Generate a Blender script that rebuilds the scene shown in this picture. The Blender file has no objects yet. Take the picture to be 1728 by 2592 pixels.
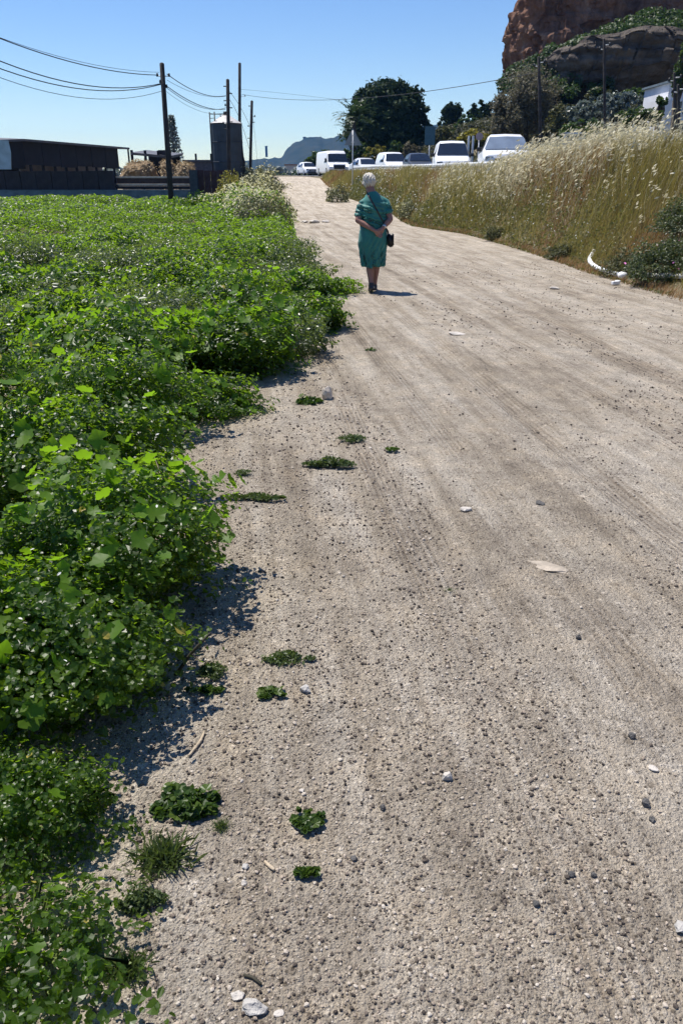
import bpy, bmesh, math, random
import numpy as np
from mathutils import Vector, Matrix
from mathutils.bvhtree import BVHTree
R = math.radians
rng = np.random.default_rng(7)
random.seed(7)
SC = bpy.context.scene
COL = SC.collection

# ------------------------------------------------------------------ camera
FPX, PW, PH = 1950.0, 1728.0, 2592.0
PITCH = math.atan((1296 - 450) / FPX)
CAMZ = 1.55
cd = bpy.data.cameras.new('camera')
cd.sensor_fit = 'VERTICAL'; cd.sensor_height = 36.0; cd.sensor_width = 24.0
cd.lens = FPX / PH * 36.0
cd.clip_start = 0.05; cd.clip_end = 9000
cam = bpy.data.objects.new('camera', cd); COL.objects.link(cam)
cam.location = (0, 0, CAMZ); cam.rotation_euler = (R(90) - PITCH, 0, 0)
SC.camera = cam

# ------------------------------------------------------------------ sky, sun, exposure
SUN_EL, SUN_AZ = 67.0, -50.0           # azimuth measured from +Y, negative = left of the view
w = bpy.data.worlds.new('World'); SC.world = w; w.use_nodes = True
nt = w.node_tree; nt.nodes.clear()
sky = nt.nodes.new('ShaderNodeTexSky'); sky.sky_type = 'NISHITA'; sky.sun_disc = False
sky.sun_elevation = R(SUN_EL); sky.sun_rotation = R(SUN_AZ)
sky.air_density = 1.0; sky.dust_density = 0.0; sky.ozone_density = 3.0; sky.altitude = 0
hs = nt.nodes.new('ShaderNodeHueSaturation'); hs.inputs['Saturation'].default_value = 1.22; hs.inputs['Hue'].default_value = .512
bg = nt.nodes.new('ShaderNodeBackground'); bg.inputs['Strength'].default_value = 0.098
wo = nt.nodes.new('ShaderNodeOutputWorld')
nt.links.new(sky.outputs[0], hs.inputs['Color']); nt.links.new(hs.outputs[0], bg.inputs['Color'])
nt.links.new(bg.outputs[0], wo.inputs['Surface'])
sl = bpy.data.lights.new('sun', 'SUN'); sl.energy = 5.0; sl.angle = R(0.5); sl.color = (1.0, 0.95, 0.87)
so = bpy.data.objects.new('sun', sl); COL.objects.link(so)
sd = Vector((math.sin(R(SUN_AZ)) * math.cos(R(SUN_EL)), math.cos(R(SUN_AZ)) * math.cos(R(SUN_EL)), math.sin(R(SUN_EL))))
so.rotation_euler = sd.to_track_quat('Z', 'Y').to_euler(); so.location = (-20, 20, 60)
vs = SC.view_settings
SC.display_settings.display_device = 'sRGB'
vs.view_transform = 'Standard'; vs.look = 'None'; vs.exposure = 0.5; vs.gamma = 1.0; vs.use_curve_mapping = False
SC.cycles.use_denoising = True
SC.cycles.max_bounces = 6; SC.cycles.transparent_max_bounces = 8
SC.cycles.sample_clamp_indirect = 6

# ------------------------------------------------------------------ helpers
def ray(px, py):                        # px, py on the 1568 x 2352 view of the photograph
    k = 1728 / 1568
    dx = (px * k - 864) / FPX; dy = (1296 - py * k) / FPX
    return dx, math.cos(PITCH) + dy * math.sin(PITCH), -math.sin(PITCH) + dy * math.cos(PITCH)
def at(px, py, Y):
    a, b, c = ray(px, py); t = Y / b
    return Vector((a * t, Y, CAMZ + c * t))
_T = np.concatenate([np.geomspace(.3, 250, 9000)])
def gnd(px, py):                        # where the sight line meets the terrain
    a, b, c = ray(px, py)
    g = (CAMZ + c * _T) - hz(a * _T, b * _T); i = int(np.argmax(g <= 0)) if (g <= 0).any() else len(_T) - 1
    t = _T[i - 1] + (_T[i] - _T[i - 1]) * g[i - 1] / (g[i - 1] - g[i]) if 0 < i and g[i] <= 0 else _T[i]
    return Vector((a * t, b * t, float(hz(a * t, b * t))))

def tag(o, label=None, cat=None, group=None, kind=None):
    if label: o['label'] = label
    if cat: o['category'] = cat
    if group: o['group'] = group
    if kind: o['kind'] = kind
    return o
def empty(name, loc, rz=0.0):
    o = bpy.data.objects.new(name, None); COL.objects.link(o)
    o.location = loc; o.rotation_euler = (0, 0, rz); o.empty_display_size = 0.2
    return o
def link(name, me, mats=None, parent=None, loc=None, smooth=False):
    o = bpy.data.objects.new(name, me); COL.objects.link(o)
    for m in (mats if isinstance(mats, (list, tuple)) else [mats] if mats else []): me.materials.append(m)
    if parent: o.parent = parent
    if loc is not None: o.location = loc
    if smooth: me.polygons.foreach_set('use_smooth', [True] * len(me.polygons))
    return o
def np_mesh(name, verts, faces, k, cols=None, smooth=False):
    """faces: flat int array of polygons with k corners each"""
    me = bpy.data.meshes.new(name)
    verts = np.ascontiguousarray(verts, dtype=np.float32); faces = np.ascontiguousarray(faces, dtype=np.int32).ravel()
    n = len(faces) // k
    me.vertices.add(len(verts)); me.vertices.foreach_set('co', verts.ravel())
    me.loops.add(len(faces)); me.loops.foreach_set('vertex_index', faces)
    me.polygons.add(n)
    me.polygons.foreach_set('loop_start', np.arange(0, n * k, k, dtype=np.int32))
    try: me.polygons.foreach_set('loop_total', np.full(n, k, dtype=np.int32))
    except Exception: pass
    me.polygons.foreach_set('use_smooth', np.full(n, smooth, dtype=bool))
    me.update(calc_edges=True)
    if cols is not None:
        at_ = me.attributes.new('col', 'FLOAT_COLOR', 'POINT')
        c = np.ones((len(verts), 4), dtype=np.float32); c[:, :cols.shape[1]] = cols
        at_.data.foreach_set('color', c.ravel())
    return me
def pydata(name, v, f, mats=None, parent=None, smooth=False, loc=None):
    me = bpy.data.meshes.new(name); me.from_pydata([tuple(p) for p in v], [], f); me.update()
    return link(name, me, mats, parent, loc, smooth)

def hash2(ix, iy, s):
    h = np.sin(ix * 127.1 + iy * 311.7 + s * 74.7) * 43758.5453
    return h - np.floor(h)
def vnoise(x, y, s=0):
    x = np.asarray(x, float); y = np.asarray(y, float)
    ix = np.floor(x); iy = np.floor(y); fx = x - ix; fy = y - iy
    ux = fx * fx * (3 - 2 * fx); uy = fy * fy * (3 - 2 * fy)
    a = hash2(ix, iy, s); b = hash2(ix + 1, iy, s); c = hash2(ix, iy + 1, s); d = hash2(ix + 1, iy + 1, s)
    return (a * (1 - ux) + b * ux) * (1 - uy) + (c * (1 - ux) + d * ux) * uy
def fbm(x, y, o=4, s=0):
    v = 0; a = .5; t = 0
    for i in range(o):
        v = v + a * vnoise(np.asarray(x) * 2 ** i, np.asarray(y) * 2 ** i, s + i * 3.1); t += a; a *= .5
    return v / t
def sm(t): t = np.clip(t, 0, 1); return t * t * (3 - 2 * t)

# ------------------------------------------------------------------ terrain profile
eL_p = [(0, -.5), (.8, -.45), (1.15, -.42), (1.44, -.4), (1.6, -.64), (1.97, -.62), (2.13, -.47), (2.68, -.5), (3.34, -.65),
        (4.18, -.97), (4.7, -.85), (5.23, -.62), (6.1, -.38), (7.2, -.25), (8.3, -.1), (10, -.15), (11.8, -.2), (13.4, -.62),
        (16.3, -.85), (20, -1.0), (24, -1.35), (32, -1.9), (39, -2.4), (50, -3.4), (60, -4.4), (66, -5), (76, -5.6), (90, -6.8), (130, -16)]
eR_p = [(0, 5.3), (5, 5.0), (10.9, 4.72), (14.4, 4.41), (18.9, 4.2), (24.7, 3.6), (28.5, 2.5), (32, 2.35), (39, 2.3), (50, 1.1), (60, -.3),
        (68, -1.2), (76, -1.9), (84, -3.4), (90, -5), (130, -15)]
cr_p = [(0, 8.6), (10, 7.6), (17, 6.3), (24, 4.8), (30, 4.1), (41, 3.5), (50, 2.9), (59, 2.1), (65, 1.2), (71, .2), (76, -1.2), (82, -2.9), (90, -4.6), (103, -7.0), (130, -13)]
zr_p = [(0, 1.1), (15, 1.2), (30, 1.3), (41, 1.4), (59, 1.6), (82, 1.66), (103, 1.8), (130, 1.9)]
zp_p = [(0, 0), (30, 0), (45, .12), (56, .35), (64, .75), (70, 1.12), (76, 1.48), (84, 1.64), (130, 1.9)]
def ip(p, Y): return np.interp(Y, [a for a, b in p], [b for a, b in p])
def eL(Y): return ip(eL_p, Y)
def eR(Y): return ip(eR_p, Y)
def cr(Y): return ip(cr_p, Y)
ROADW = 8.2
def hz(x, Y):
    x = np.asarray(x, float); Y = np.asarray(Y, float)
    zp = ip(zp_p, Y); zr = ip(zr_p, Y); r = eR(Y); c = np.maximum(cr(Y), r + .25); l = eL(Y)
    z = zp * sm((x - (l - 3.0)) / 2.6)
    z = z + (zr - zp) * sm((x - r) / (c - r))
    z = z + .55 * sm((27 - Y) / 9) * np.exp(-((x - c + .15) / .75) ** 2)
    d = x - (c + ROADW)
    k = (.12 + .88 * sm((Y - 46) / 22)) * sm((Y - 20) / 20) * (1 - .75 * sm((Y - 95) / 60))
    z = z + k * (4.7 * sm(d / 11.0) + 8 * sm((d - 14) / 20)) + .3 * k * (fbm(x * .3, Y * .3, 3, 5) - .5) * sm(d / 2)
    far = sm((np.hypot(x, Y) - 130) / 120)
    z = z * (1 - far)
    return z

# ------------------------------------------------------------------ materials
def nodes(m):
    m.use_nodes = True; t = m.node_tree; t.nodes.clear()
    o = t.nodes.new('ShaderNodeOutputMaterial'); b = t.nodes.new('ShaderNodeBsdfPrincipled')
    t.links.new(b.outputs[0], o.inputs['Surface']); return t, b, o
def N(t, kind, **kw):
    n = t.nodes.new(kind)
    for k, v in kw.items(): setattr(n, k, v)
    return n
def ramp(t, stops, interp='LINEAR'):
    n = t.nodes.new('ShaderNodeValToRGB'); e = n.color_ramp.elements; n.color_ramp.interpolation = interp
    while len(e) < len(stops): e.new(.5)
    for q, (p, c) in zip(e, stops): q.position = p; q.color = (*c, 1) if len(c) == 3 else c
    return n
def mixc(t, a, b, f, mode='MIX'):
    n = t.nodes.new('ShaderNodeMix'); n.data_type = 'RGBA'; n.blend_type = mode
    for s, v in ((n.inputs[0], f), (n.inputs[6], a), (n.inputs[7], b)):
        if isinstance(v, bpy.types.NodeSocket): t.links.new(v, s)
        elif isinstance(v, (int, float)): s.default_value = v
        else: s.default_value = (*v, 1)
    return n.outputs[2]
def noise(t, vec, scale, detail=4, rough=.6):
    n = t.nodes.new('ShaderNodeTexNoise'); n.inputs['Scale'].default_value = scale
    n.inputs['Detail'].default_value = detail; n.inputs['Roughness'].default_value = rough
    if vec is not None: t.links.new(vec, n.inputs['Vector'])
    return n.outputs['Fac']
MC = {}
def simple(name, c, rough=.6, var=.25, scale=6., bump=0.0, metal=0.0, spec=.4, c2=None, bscale=None):
    if name in MC: return MC[name]
    m = bpy.data.materials.new(name); t, b, o = nodes(m)
    tc = N(t, 'ShaderNodeTexCoord')
    nz = noise(t, tc.outputs['Object'], scale)
    hi = c2 if c2 else tuple(min(1, v * (1 + var)) for v in c); lo = c if c2 else tuple(v * (1 - var) for v in c)
    r = ramp(t, [(.35, lo), (.65, hi)]); t.links.new(nz, r.inputs[0]); t.links.new(r.outputs[0], b.inputs['Base Color'])
    b.inputs['Roughness'].default_value = rough; b.inputs['Metallic'].default_value = metal
    b.inputs['Specular IOR Level'].default_value = spec
    if bump:
        bp = N(t, 'ShaderNodeBump'); bp.inputs['Strength'].default_value = bump; bp.inputs['Distance'].default_value = .05
        t.links.new(noise(t, tc.outputs['Object'], bscale or scale * 3), bp.inputs['Height']); t.links.new(bp.outputs[0], b.inputs['Normal'])
    MC[name] = m; return m
def leafmat(name, stops, trans=(.2, .4, .03), tw=.4, rough=.4, spec=.5):
    """attribute 'col'.r picks the leaf's own colour"""
    if name in MC: return MC[name]
    m = bpy.data.materials.new(name); t, b, o = nodes(m)
    a = N(t, 'ShaderNodeAttribute', attribute_name='col')
    sp = N(t, 'ShaderNodeSeparateColor'); t.links.new(a.outputs['Color'], sp.inputs[0])
    r = ramp(t, stops); t.links.new(sp.outputs[0], r.inputs[0]); t.links.new(r.outputs[0], b.inputs['Base Color'])
    b.inputs['Roughness'].default_value = rough; b.inputs['Specular IOR Level'].default_value = spec
    if tw > 0:
        tr = N(t, 'ShaderNodeBsdfTranslucent'); mx = N(t, 'ShaderNodeMixShader'); mx.inputs[0].default_value = tw
        c = mixc(t, r.outputs[0], trans, .6); t.links.new(c, tr.inputs['Color'])
        t.links.new(b.outputs[0], mx.inputs[1]); t.links.new(tr.outputs[0], mx.inputs[2]); t.links.new(mx.outputs[0], o.inputs['Surface'])
    MC[name] = m; return m

# ---- ground soil
m_soil = bpy.data.materials.new('soil'); t, b, o = nodes(m_soil); tc = N(t, 'ShaderNodeTexCoord')
n1 = noise(t, tc.outputs['Object'], .8, 6); n2 = noise(t, tc.outputs['Object'], 25, 5)
r1 = ramp(t, [(.3, (.10, .085, .05)), (.55, (.17, .14, .085)), (.75, (.12, .13, .05))]); t.links.new(n1, r1.inputs[0])
c = mixc(t, r1.outputs[0], (.2, .17, .12), n2); t.links.new(c, b.inputs['Base Color']); b.inputs['Roughness'].default_value = .95
b.inputs['Specular IOR Level'].default_value = .1
bp = N(t, 'ShaderNodeBump'); bp.inputs['Strength'].default_value = .5; bp.inputs['Distance'].default_value = .05
t.links.new(n2, bp.inputs['Height']); t.links.new(bp.outputs[0], b.inputs['Normal'])

# ---- gravel path
m_path = bpy.data.materials.new('gravel_path'); t, b, o = nodes(m_path); tc = N(t, 'ShaderNodeTexCoord'); P = tc.outputs['Object']
mp = N(t, 'ShaderNodeMapping'); mp.inputs['Rotation'].default_value = (0, 0, R(-7.4)); t.links.new(P, mp.inputs[0])
ms = N(t, 'ShaderNodeMapping'); ms.inputs['Scale'].default_value = (1.0, .09, 1.0); t.links.new(mp.outputs[0], ms.inputs[0])
ms2 = N(t, 'ShaderNodeMapping'); ms2.inputs['Scale'].default_value = (1.0, .035, 1.0); t.links.new(mp.outputs[0], ms2.inputs[0])
fstreak = noise(t, ms2.outputs[0], 24, 4, .7); patchy = noise(t, P, 1.6, 3, .5)
big = noise(t, P, .7, 5, .6); streak = noise(t, ms.outputs[0], 4.5, 6, .65); mid = noise(t, P, 4.5, 5, .65); fine = noise(t, P, 220, 3, .7)
c1 = ramp(t, [(.32, (.31, .25, .18)), (.5, (.455, .385, .29)), (.68, (.62, .54, .43))]); t.links.new(big, c1.inputs[0])
c2 = ramp(t, [(.34, (.265, .22, .165)), (.47, (.455, .39, .305)), (.64, (.62, .56, .47))]); t.links.new(streak, c2.inputs[0])
cA = mixc(t, c1.outputs[0], c2.outputs[0], .6)
fsr = ramp(t, [(.36, (.72, .70, .68)), (.5, (1, 1, 1)), (.66, (1.16, 1.16, 1.16))]); t.links.new(fstreak, fsr.inputs[0])
pm = ramp(t, [(.42, (0, 0, 0)), (.6, (.85, .85, .85))]); t.links.new(patchy, pm.inputs[0])
cA = mixc(t, cA, fsr.outputs[0], pm.outputs[0], 'MULTIPLY')
sx_ = N(t, 'ShaderNodeSeparateXYZ'); t.links.new(mp.outputs[0], sx_.inputs[0])
def M(op, a, b=None, c=None):
    n = N(t, 'ShaderNodeMath', operation=op)
    for i, q in enumerate((a, b, c)):
        if q is None: continue
        if isinstance(q, bpy.types.NodeSocket): t.links.new(q, n.inputs[i])
        else: n.inputs[i].default_value = q
    return n.outputs[0]
wob = noise(t, ms2.outputs[0], 1.2, 2, .5); wear = noise(t, P, .9, 4, .6)
tread = None
for u0_, hw_, per in ((.72, .10, .030), (1.32, .10, .036), (1.95, .12, .034), (2.75, .11, .040), (3.55, .13, .044)):
    dd_ = M('SUBTRACT', M('MULTIPLY_ADD', wob, .5, sx_.outputs[0]), u0_ + .25)
    band = M('SUBTRACT', 1.0, M('DIVIDE', M('ABSOLUTE', dd_), hw_)); band = M('MINIMUM', M('MAXIMUM', M('MULTIPLY', band, 4.0), 0.0), 1.0)
    ln_ = M('MULTIPLY_ADD', M('SINE', M('MULTIPLY', dd_, 2 * math.pi / per)), .5, .5)
    q_ = M('MULTIPLY', band, M('MULTIPLY_ADD', ln_, .75, .25)); tread = q_ if tread is None else M('MAXIMUM', tread, q_)
wr_ = ramp(t, [(.36, (0, 0, 0)), (.58, (1, 1, 1))]); t.links.new(wear, wr_.inputs[0])
tread = M('MULTIPLY', tread, wr_.outputs[0])
cA = mixc(t, cA, mixc(t, (1, 1, 1), (.70, .67, .64), tread), 1.0, 'MULTIPLY')
wm = ramp(t, [(.35, (.75, .74, .74)), (.5, (1, 1, 1)), (.68, (1.18, 1.14, 1.08))]); t.links.new(mid, wm.inputs[0])
cA = mixc(t, cA, wm.outputs[0], .8, 'MULTIPLY')
def vor(scale, sc=None):
    v = N(t, 'ShaderNodeTexVoronoi'); v.inputs['Scale'].default_value = scale; v.inputs['Randomness'].default_value = 1
    t.links.new(P, v.inputs['Vector']); return v
v1 = vor(75); v2 = vor(160); v3 = vor(28)
def speck(v, lo, hi, keep):
    s = N(t, 'ShaderNodeSeparateColor'); t.links.new(v.outputs['Color'], s.inputs[0])
    r = ramp(t, [(0, lo), (keep, (1, 1, 1)), (1 - keep, (1, 1, 1)), (1, hi)]); t.links.new(s.outputs[0], r.inputs[0])
    dd = ramp(t, [(.28, (1, 1, 1)), (.5, (0, 0, 0))]); t.links.new(v.outputs['Distance'], dd.inputs[0])
    return r.outputs[0], dd.outputs[0]
for v, lo, hi, keep in ((v1, (.22, .20, .19), (1.5, 1.52, 1.55), .36), (v2, (.32, .30, .28), (1.45, 1.47, 1.5), .40), (v3, (.66, .64, .62), (1.35, 1.36, 1.38), .22)):  # darkest specks paint in the shadows of small pebbles
    sc_, dd_ = speck(v, lo, hi, keep); cA = mixc(t, cA, sc_, dd_, 'MULTIPLY')
fr = ramp(t, [(.3, (.78, .78, .78)), (.7, (1.2, 1.2, 1.2))]); t.links.new(fine, fr.inputs[0])
cA = mixc(t, cA, fr.outputs[0], .6, 'MULTIPLY')
t.links.new(cA, b.inputs['Base Color']); b.inputs['Roughness'].default_value = .85; b.inputs['Specular IOR Level'].default_value = .25
add = N(t, 'ShaderNodeMath', operation='MULTIPLY_ADD'); add.inputs[1].default_value = -.7; t.links.new(v1.outputs['Distance'], add.inputs[0]); t.links.new(fine, add.inputs[2])
add2 = N(t, 'ShaderNodeMath', operation='MULTIPLY_ADD'); add2.inputs[1].default_value = -.5; t.links.new(v2.outputs['Distance'], add2.inputs[0]); t.links.new(add.outputs[0], add2.inputs[2])
add3 = N(t, 'ShaderNodeMath', operation='MULTIPLY_ADD'); add3.inputs[1].default_value = .7; t.links.new(streak, add3.inputs[0]); t.links.new(add2.outputs[0], add3.inputs[2])
bp = N(t, 'ShaderNodeBump'); bp.inputs['Strength'].default_value = 1.0; bp.inputs['Distance'].default_value = .018
t.links.new(M('MULTIPLY_ADD', tread, -.55, add3.outputs[0]), bp.inputs['Height']); t.links.new(bp.outputs[0], b.inputs['Normal'])

m_asph = simple('asphalt', (.05, .05, .055), .9, .25, 40, .2)
m_stone = simple('stone_pale', (.42, .40, .37), .8, .25, 14, .4)
m_stonew = simple('stone_white', (.48, .44, .39), .75, .15, 14, .3)
m_stoned = simple('stone_dark', (.10, .095, .09), .8, .35, 14, .4)
m_dkwood = simple('tarred_pole', (.035, .03, .028), .85, .4, 3, .4)
m_cable = simple('cable_rubber', (.02, .02, .022), .6, .1)
m_twig = simple('dry_twig', (.42, .34, .24), .8, .25, 20, .3)
m_bark = simple('bark', (.07, .055, .04), .9, .4, 8, .6)

# ------------------------------------------------------------------ ground
def geo(a, b, n): return list(np.geomspace(a, b, n))
xs = sorted(set(np.round([-v for v in geo(62, 2400, 22)] + list(np.arange(-60, -8, 2.0)) + list(np.arange(-8, 9, .3)) + list(np.arange(9, 60, 1.2)) + geo(62, 2400, 22), 3)))
ys = sorted(set(np.round([-v for v in geo(4, 2400, 18)] + list(np.arange(-3, 30, .4)) + list(np.arange(30, 130, .9)) + geo(132, 2400, 24), 3)))
def grid(name, X, Y, Z, smooth=True):
    ny, nx = X.shape; idx = np.arange(nx * ny).reshape(ny, nx)
    f = np.stack([idx[:-1, :-1], idx[:-1, 1:], idx[1:, 1:], idx[1:, :-1]], -1)
    return np_mesh(name, np.stack([X, Y, Z], -1).reshape(-1, 3), f, 4, None, smooth)
GX, GY = np.meshgrid(np.array(xs), np.array(ys))
Z = hz(GX, GY)
inp = sm((GX - eL(GY) + 1.15) / .5) * sm((eR(GY) + .1 - GX) / .5) * sm((88 - GY) / 4) * sm((GY + 2.5) / 1)
inr = sm((GX - cr(GY) - .5) / .4) * sm((cr(GY) + ROADW - .2 - GX) / .5) * sm((128 - GY) / 4)
Z = Z - .10 * inp - .12 * inr + .03 * (fbm(GX * 1.3, GY * 1.3, 3, 2) - .5) * (np.hypot(GX, GY) < 120)
tag(link('ground', grid('ground', GX, GY, Z), m_soil), kind='structure')

# ---- path sheet: real ruts and lumps
yy = np.concatenate([np.arange(-1.5, 1, .05), np.arange(1, 6, .02), np.geomspace(6, 87, 330)])
ss = np.linspace(0, 1, 230)
YY, S_ = np.meshgrid(yy, ss, indexing='ij')
xl = eL(YY) - 1.2; xr = eR(YY) + .35
XX = xl + (xr - xl) * S_
def relief(x, y):
    u = x + .13 * y
    z = .022 * (fbm(x * .7, y * .25, 3, 11) - .5) + .012 * (fbm(x * 3, y * 1.6, 3, 12) - .5) + .008 * (fbm(x * 9, y * 8, 3, 13) - .5) * np.exp(-y / 14)
    for u0, wd, dp, s in ((1.93, .09, .022, 1), (2.35, .12, .012, 2), (1.02, .08, .010, 3), (.62, .06, .006, 8), (2.9, .14, .016, 4), (3.7, .15, .014, 5), (1.45, .05, .006, 9), (4.6, .16, .012, 6)):
        c = u0 + .18 * (fbm(y * .22, s * 9.1, 2, s) - .5)
        g = np.exp(-((u - c) / wd) ** 2); a = sm((vnoise(y * .45, s * 5.0, s) - .25) * 2.2)
        dp = dp * (.5 + 1.5 * np.exp(-y / 6.5)); z = z - dp * g * a + .5 * dp * a * np.exp(-((u - c - 2.0 * wd) / wd) ** 2)
    z = z + .004 * (vnoise(u * 30, y * 2.0, 21) - .5) + .004 * (vnoise(x * 28, y * 28, 22) - .5) * np.exp(-y / 6)
    return z
edge = np.minimum(sm(S_ * (xr - xl) / .5), sm((1 - S_) * (xr - xl) / .35)) * sm((YY + 1.5) / 1)
ZZ = hz(XX, YY) + relief(XX, YY) * sm((90 - YY) / 40) - .12 * (1 - edge)
tag(link('path', grid('path', XX, YY, ZZ), m_path), kind='structure')
def pz(x, y): return hz(x, y) + relief(x, y)

# ---- asphalt road on the embankment
yy = np.concatenate([np.arange(-10, 130, 1.0)]); ss = np.linspace(0, 1, 12)
YY, S_ = np.meshgrid(yy, ss, indexing='ij'); XX = cr(YY) + .55 + (ROADW - .9) * S_
tag(link('road', grid('road', XX, YY, ip(zr_p, YY) + .02 + 0 * XX), m_asph), kind='structure')
m_paint = simple('road_paint', (.75, .75, .72), .7, .1)
v = []; f = []
for off in (.85, .55 + ROADW - 1.3):
    k = len(v)
    for y in yy: 
        for q in (0, .14): v.append((float(cr(y)) + off + q, y, float(ip(zr_p, y)) + .026))
    f += [(k + 2 * i, k + 2 * i + 1, k + 2 * i + 3, k + 2 * i + 2) for i in range(len(yy) - 1)]
tag(pydata('road_markings', v, f, m_paint), kind='structure')

# ------------------------------------------------------------------ leaf scattering
def basis(nrm, spin):
    nrm = nrm / np.linalg.norm(nrm, axis=1, keepdims=True)
    ref = np.where(np.abs(nrm[:, 2:3]) > .95, np.array([[1., 0, 0]]), np.array([[0, 0, 1.]]))
    a = np.cross(ref, nrm); a /= np.linalg.norm(a, axis=1, keepdims=True); b_ = np.cross(nrm, a)
    c, s = np.cos(spin)[:, None], np.sin(spin)[:, None]
    return np.stack([a * c + b_ * s, -a * s + b_ * c, nrm], 1)       # rows = local x,y,z axes
def scatter(tv, tf, pos, nrm, size, col, spin=None):
    n = len(pos); tv = np.asarray(tv, float); tf = np.asarray(tf)
    if spin is None: spin = rng.uniform(0, 2 * np.pi, n)
    B = basis(nrm, spin)
    sz = size if np.ndim(size) == 2 else np.asarray(size)[:, None]
    V = np.einsum('nkj,njd->nkd', tv[None] * (sz[:, None, :] if np.ndim(size) == 2 else sz[:, :, None]), B) + pos[:, None, :]
    F = (tf[None] + (np.arange(n) * len(tv))[:, None, None])
    C = np.repeat(np.stack([col, col, col], 1)[:, None, :], len(tv), 1)
    return V.reshape(-1, 3), F.reshape(-1, tf.shape[1]), C.reshape(-1, 3)
def join(parts):
    V = []; F = []; C = []; o = 0
    for v, f, c in parts: V.append(v); F.append(f + o); C.append(c); o += len(v)
    return np.concatenate(V), np.concatenate(F), np.concatenate(C)
# lobed mallow leaf with petiole notch, pleated
def mallow_leaf(n=15):
    v = [(0, -.05, -.12)]
    for i in range(n):
        a = -math.pi / 2 + .28 + (2 * math.pi - .56) * i / (n - 1)
        r = .92 + .13 * math.cos(5 * (a + math.pi / 2)) * -1
        v.append((r * math.cos(a), r * math.sin(a) + .1, .10 * (1 if i % 2 else -1) * .6 + .12))
    f = [(0, i, i + 1) for i in range(1, n)]
    return v, f
ML = mallow_leaf(17); ML_LO = mallow_leaf(8)
OV = ([(0, -1, 0), (.5, -.2, .1), (.38, .55, .05), (0, 1, -.12), (-.38, .55, .05), (-.5, -.2, .1)], [(0, 1, 2), (0, 2, 3), (0, 3, 4), (0, 4, 5)])
QD = ([(0, -1, 0), (.55, 0, .12), (0, 1, 0), (-.55, 0, -.05)], [(0, 1, 2), (0, 2, 3)])
SPEAR = ([(0, 0, 0), (.16, .45, .04), (0, 1, 0), (-.16, .45, .04)], [(0, 1, 2), (0, 2, 3)])
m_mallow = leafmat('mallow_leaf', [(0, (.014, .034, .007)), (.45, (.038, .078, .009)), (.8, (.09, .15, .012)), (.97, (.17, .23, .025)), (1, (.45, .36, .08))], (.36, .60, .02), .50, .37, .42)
m_fieldw = leafmat('field_weed_leaf', [(0, (.022, .036, .012)), (.5, (.06, .085, .022)), (1, (.16, .19, .06))], (.30, .42, .05), .4, .35, .6)
m_weedg = leafmat('weed_green', [(0, (.016, .035, .008)), (.5, (.04, .08, .012)), (1, (.11, .15, .03))], (.2, .36, .03), .35, .42, .4)
m_mallow_big = leafmat('mallow_large_leaf', [(0, (.04, .095, .010)), (.6, (.08, .165, .012)), (1, (.14, .23, .018))], (.36, .66, .02), .5, .5, .3)
m_weed = leafmat('weed_leaf', [(0, (.04, .06, .02)), (.5, (.075, .11, .03)), (1, (.14, .17, .05))], (.2, .3, .04), .3, .42, .5)
m_stem = simple('green_stem', (.09, .12, .03), .6, .3)

def mound_leaves(cx, cy, rx, ry, h, n, s0, s1, leaf, cmin=0., cmax=.9, z0=None, lo=.62, up=1.0, tilt=.55, crowny=False):
    th = rng.uniform(0, 2 * np.pi, n); uu = rng.uniform(0, 1, n)
    zz = uu ** (.8 if not crowny else .55); rr = np.sqrt(np.clip(1 - zz ** 2, 0, 1))
    if crowny: rr = np.clip(1 - zz ** 3.2, 0, 1) ** .5 * (.66 + .42 * sm(zz / .6))
    sh = rng.uniform(lo, 1.0, n) ** .7
    lump = 1 + .34 * (vnoise(th * 1.9 + cx * 9, zz * 4 + cy * 7, 3) - .5) * 2 + .12 * (vnoise(th * 5 + cx * 5, zz * 9 + cy * 3, 4) - .5) * 2
    k = sh * lump
    x = cx + rx * rr * np.cos(th) * k; y = cy + ry * rr * np.sin(th) * k; z = h * zz * k
    g = hz(x, y) if z0 is None else z0
    pos = np.stack([x, y, g + np.maximum(z, .012)], 1)
    nr = np.stack([rr * np.cos(th) * .6, rr * np.sin(th) * .6, np.full(n, up)], 1) + rng.normal(0, tilt, (n, 3))
    nr[:, 2] = np.abs(nr[:, 2]) + .1
    col = np.clip(rng.beta(2, 2.2, n) * (cmax - cmin) + cmin, 0, 1)
    col[rng.random(n) < .006] = 1.0
    return scatter(leaf[0], leaf[1], pos, nr, rng.uniform(s0, s1, n), col)
def stems(cx, cy, rx, ry, h, n, r=.004):
    parts = []
    for i in range(n):
        a = random.uniform(0, 2 * math.pi); q = random.uniform(.3, .95)
        x1, y1 = cx + rx * q * math.cos(a), cy + ry * q * math.sin(a)
        z1 = h * math.sqrt(max(.05, 1 - q * q)) * .95
        p0 = np.array([cx + .2 * rx * math.cos(a), cy + .2 * ry * math.sin(a), float(hz(cx, cy))]); p1 = np.array([x1, y1, float(hz(x1, y1)) + z1])
        pm = (p0 + p1) / 2 + np.array([0, 0, .12 * h])
        pts = [p0, pm, p1]
        vv = []
        for p_ in pts:
            for k in range(3):
                b_ = 2 * math.pi * k / 3; vv.append(p_ + r * np.array([math.cos(b_), math.sin(b_), .3 * math.sin(b_)]))
        ff = []
        for s in range(2):
            for k in range(3):
                a0, a1, b0, b1 = s * 3 + k, s * 3 + (k + 1) % 3, s * 3 + 3 + k, s * 3 + 3 + (k + 1) % 3
                ff += [(a0, a1, b1), (a0, b1, b0)]
        parts.append((np.array(vv), np.array(ff), np.full((9, 3), .3)))
    return parts

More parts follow.
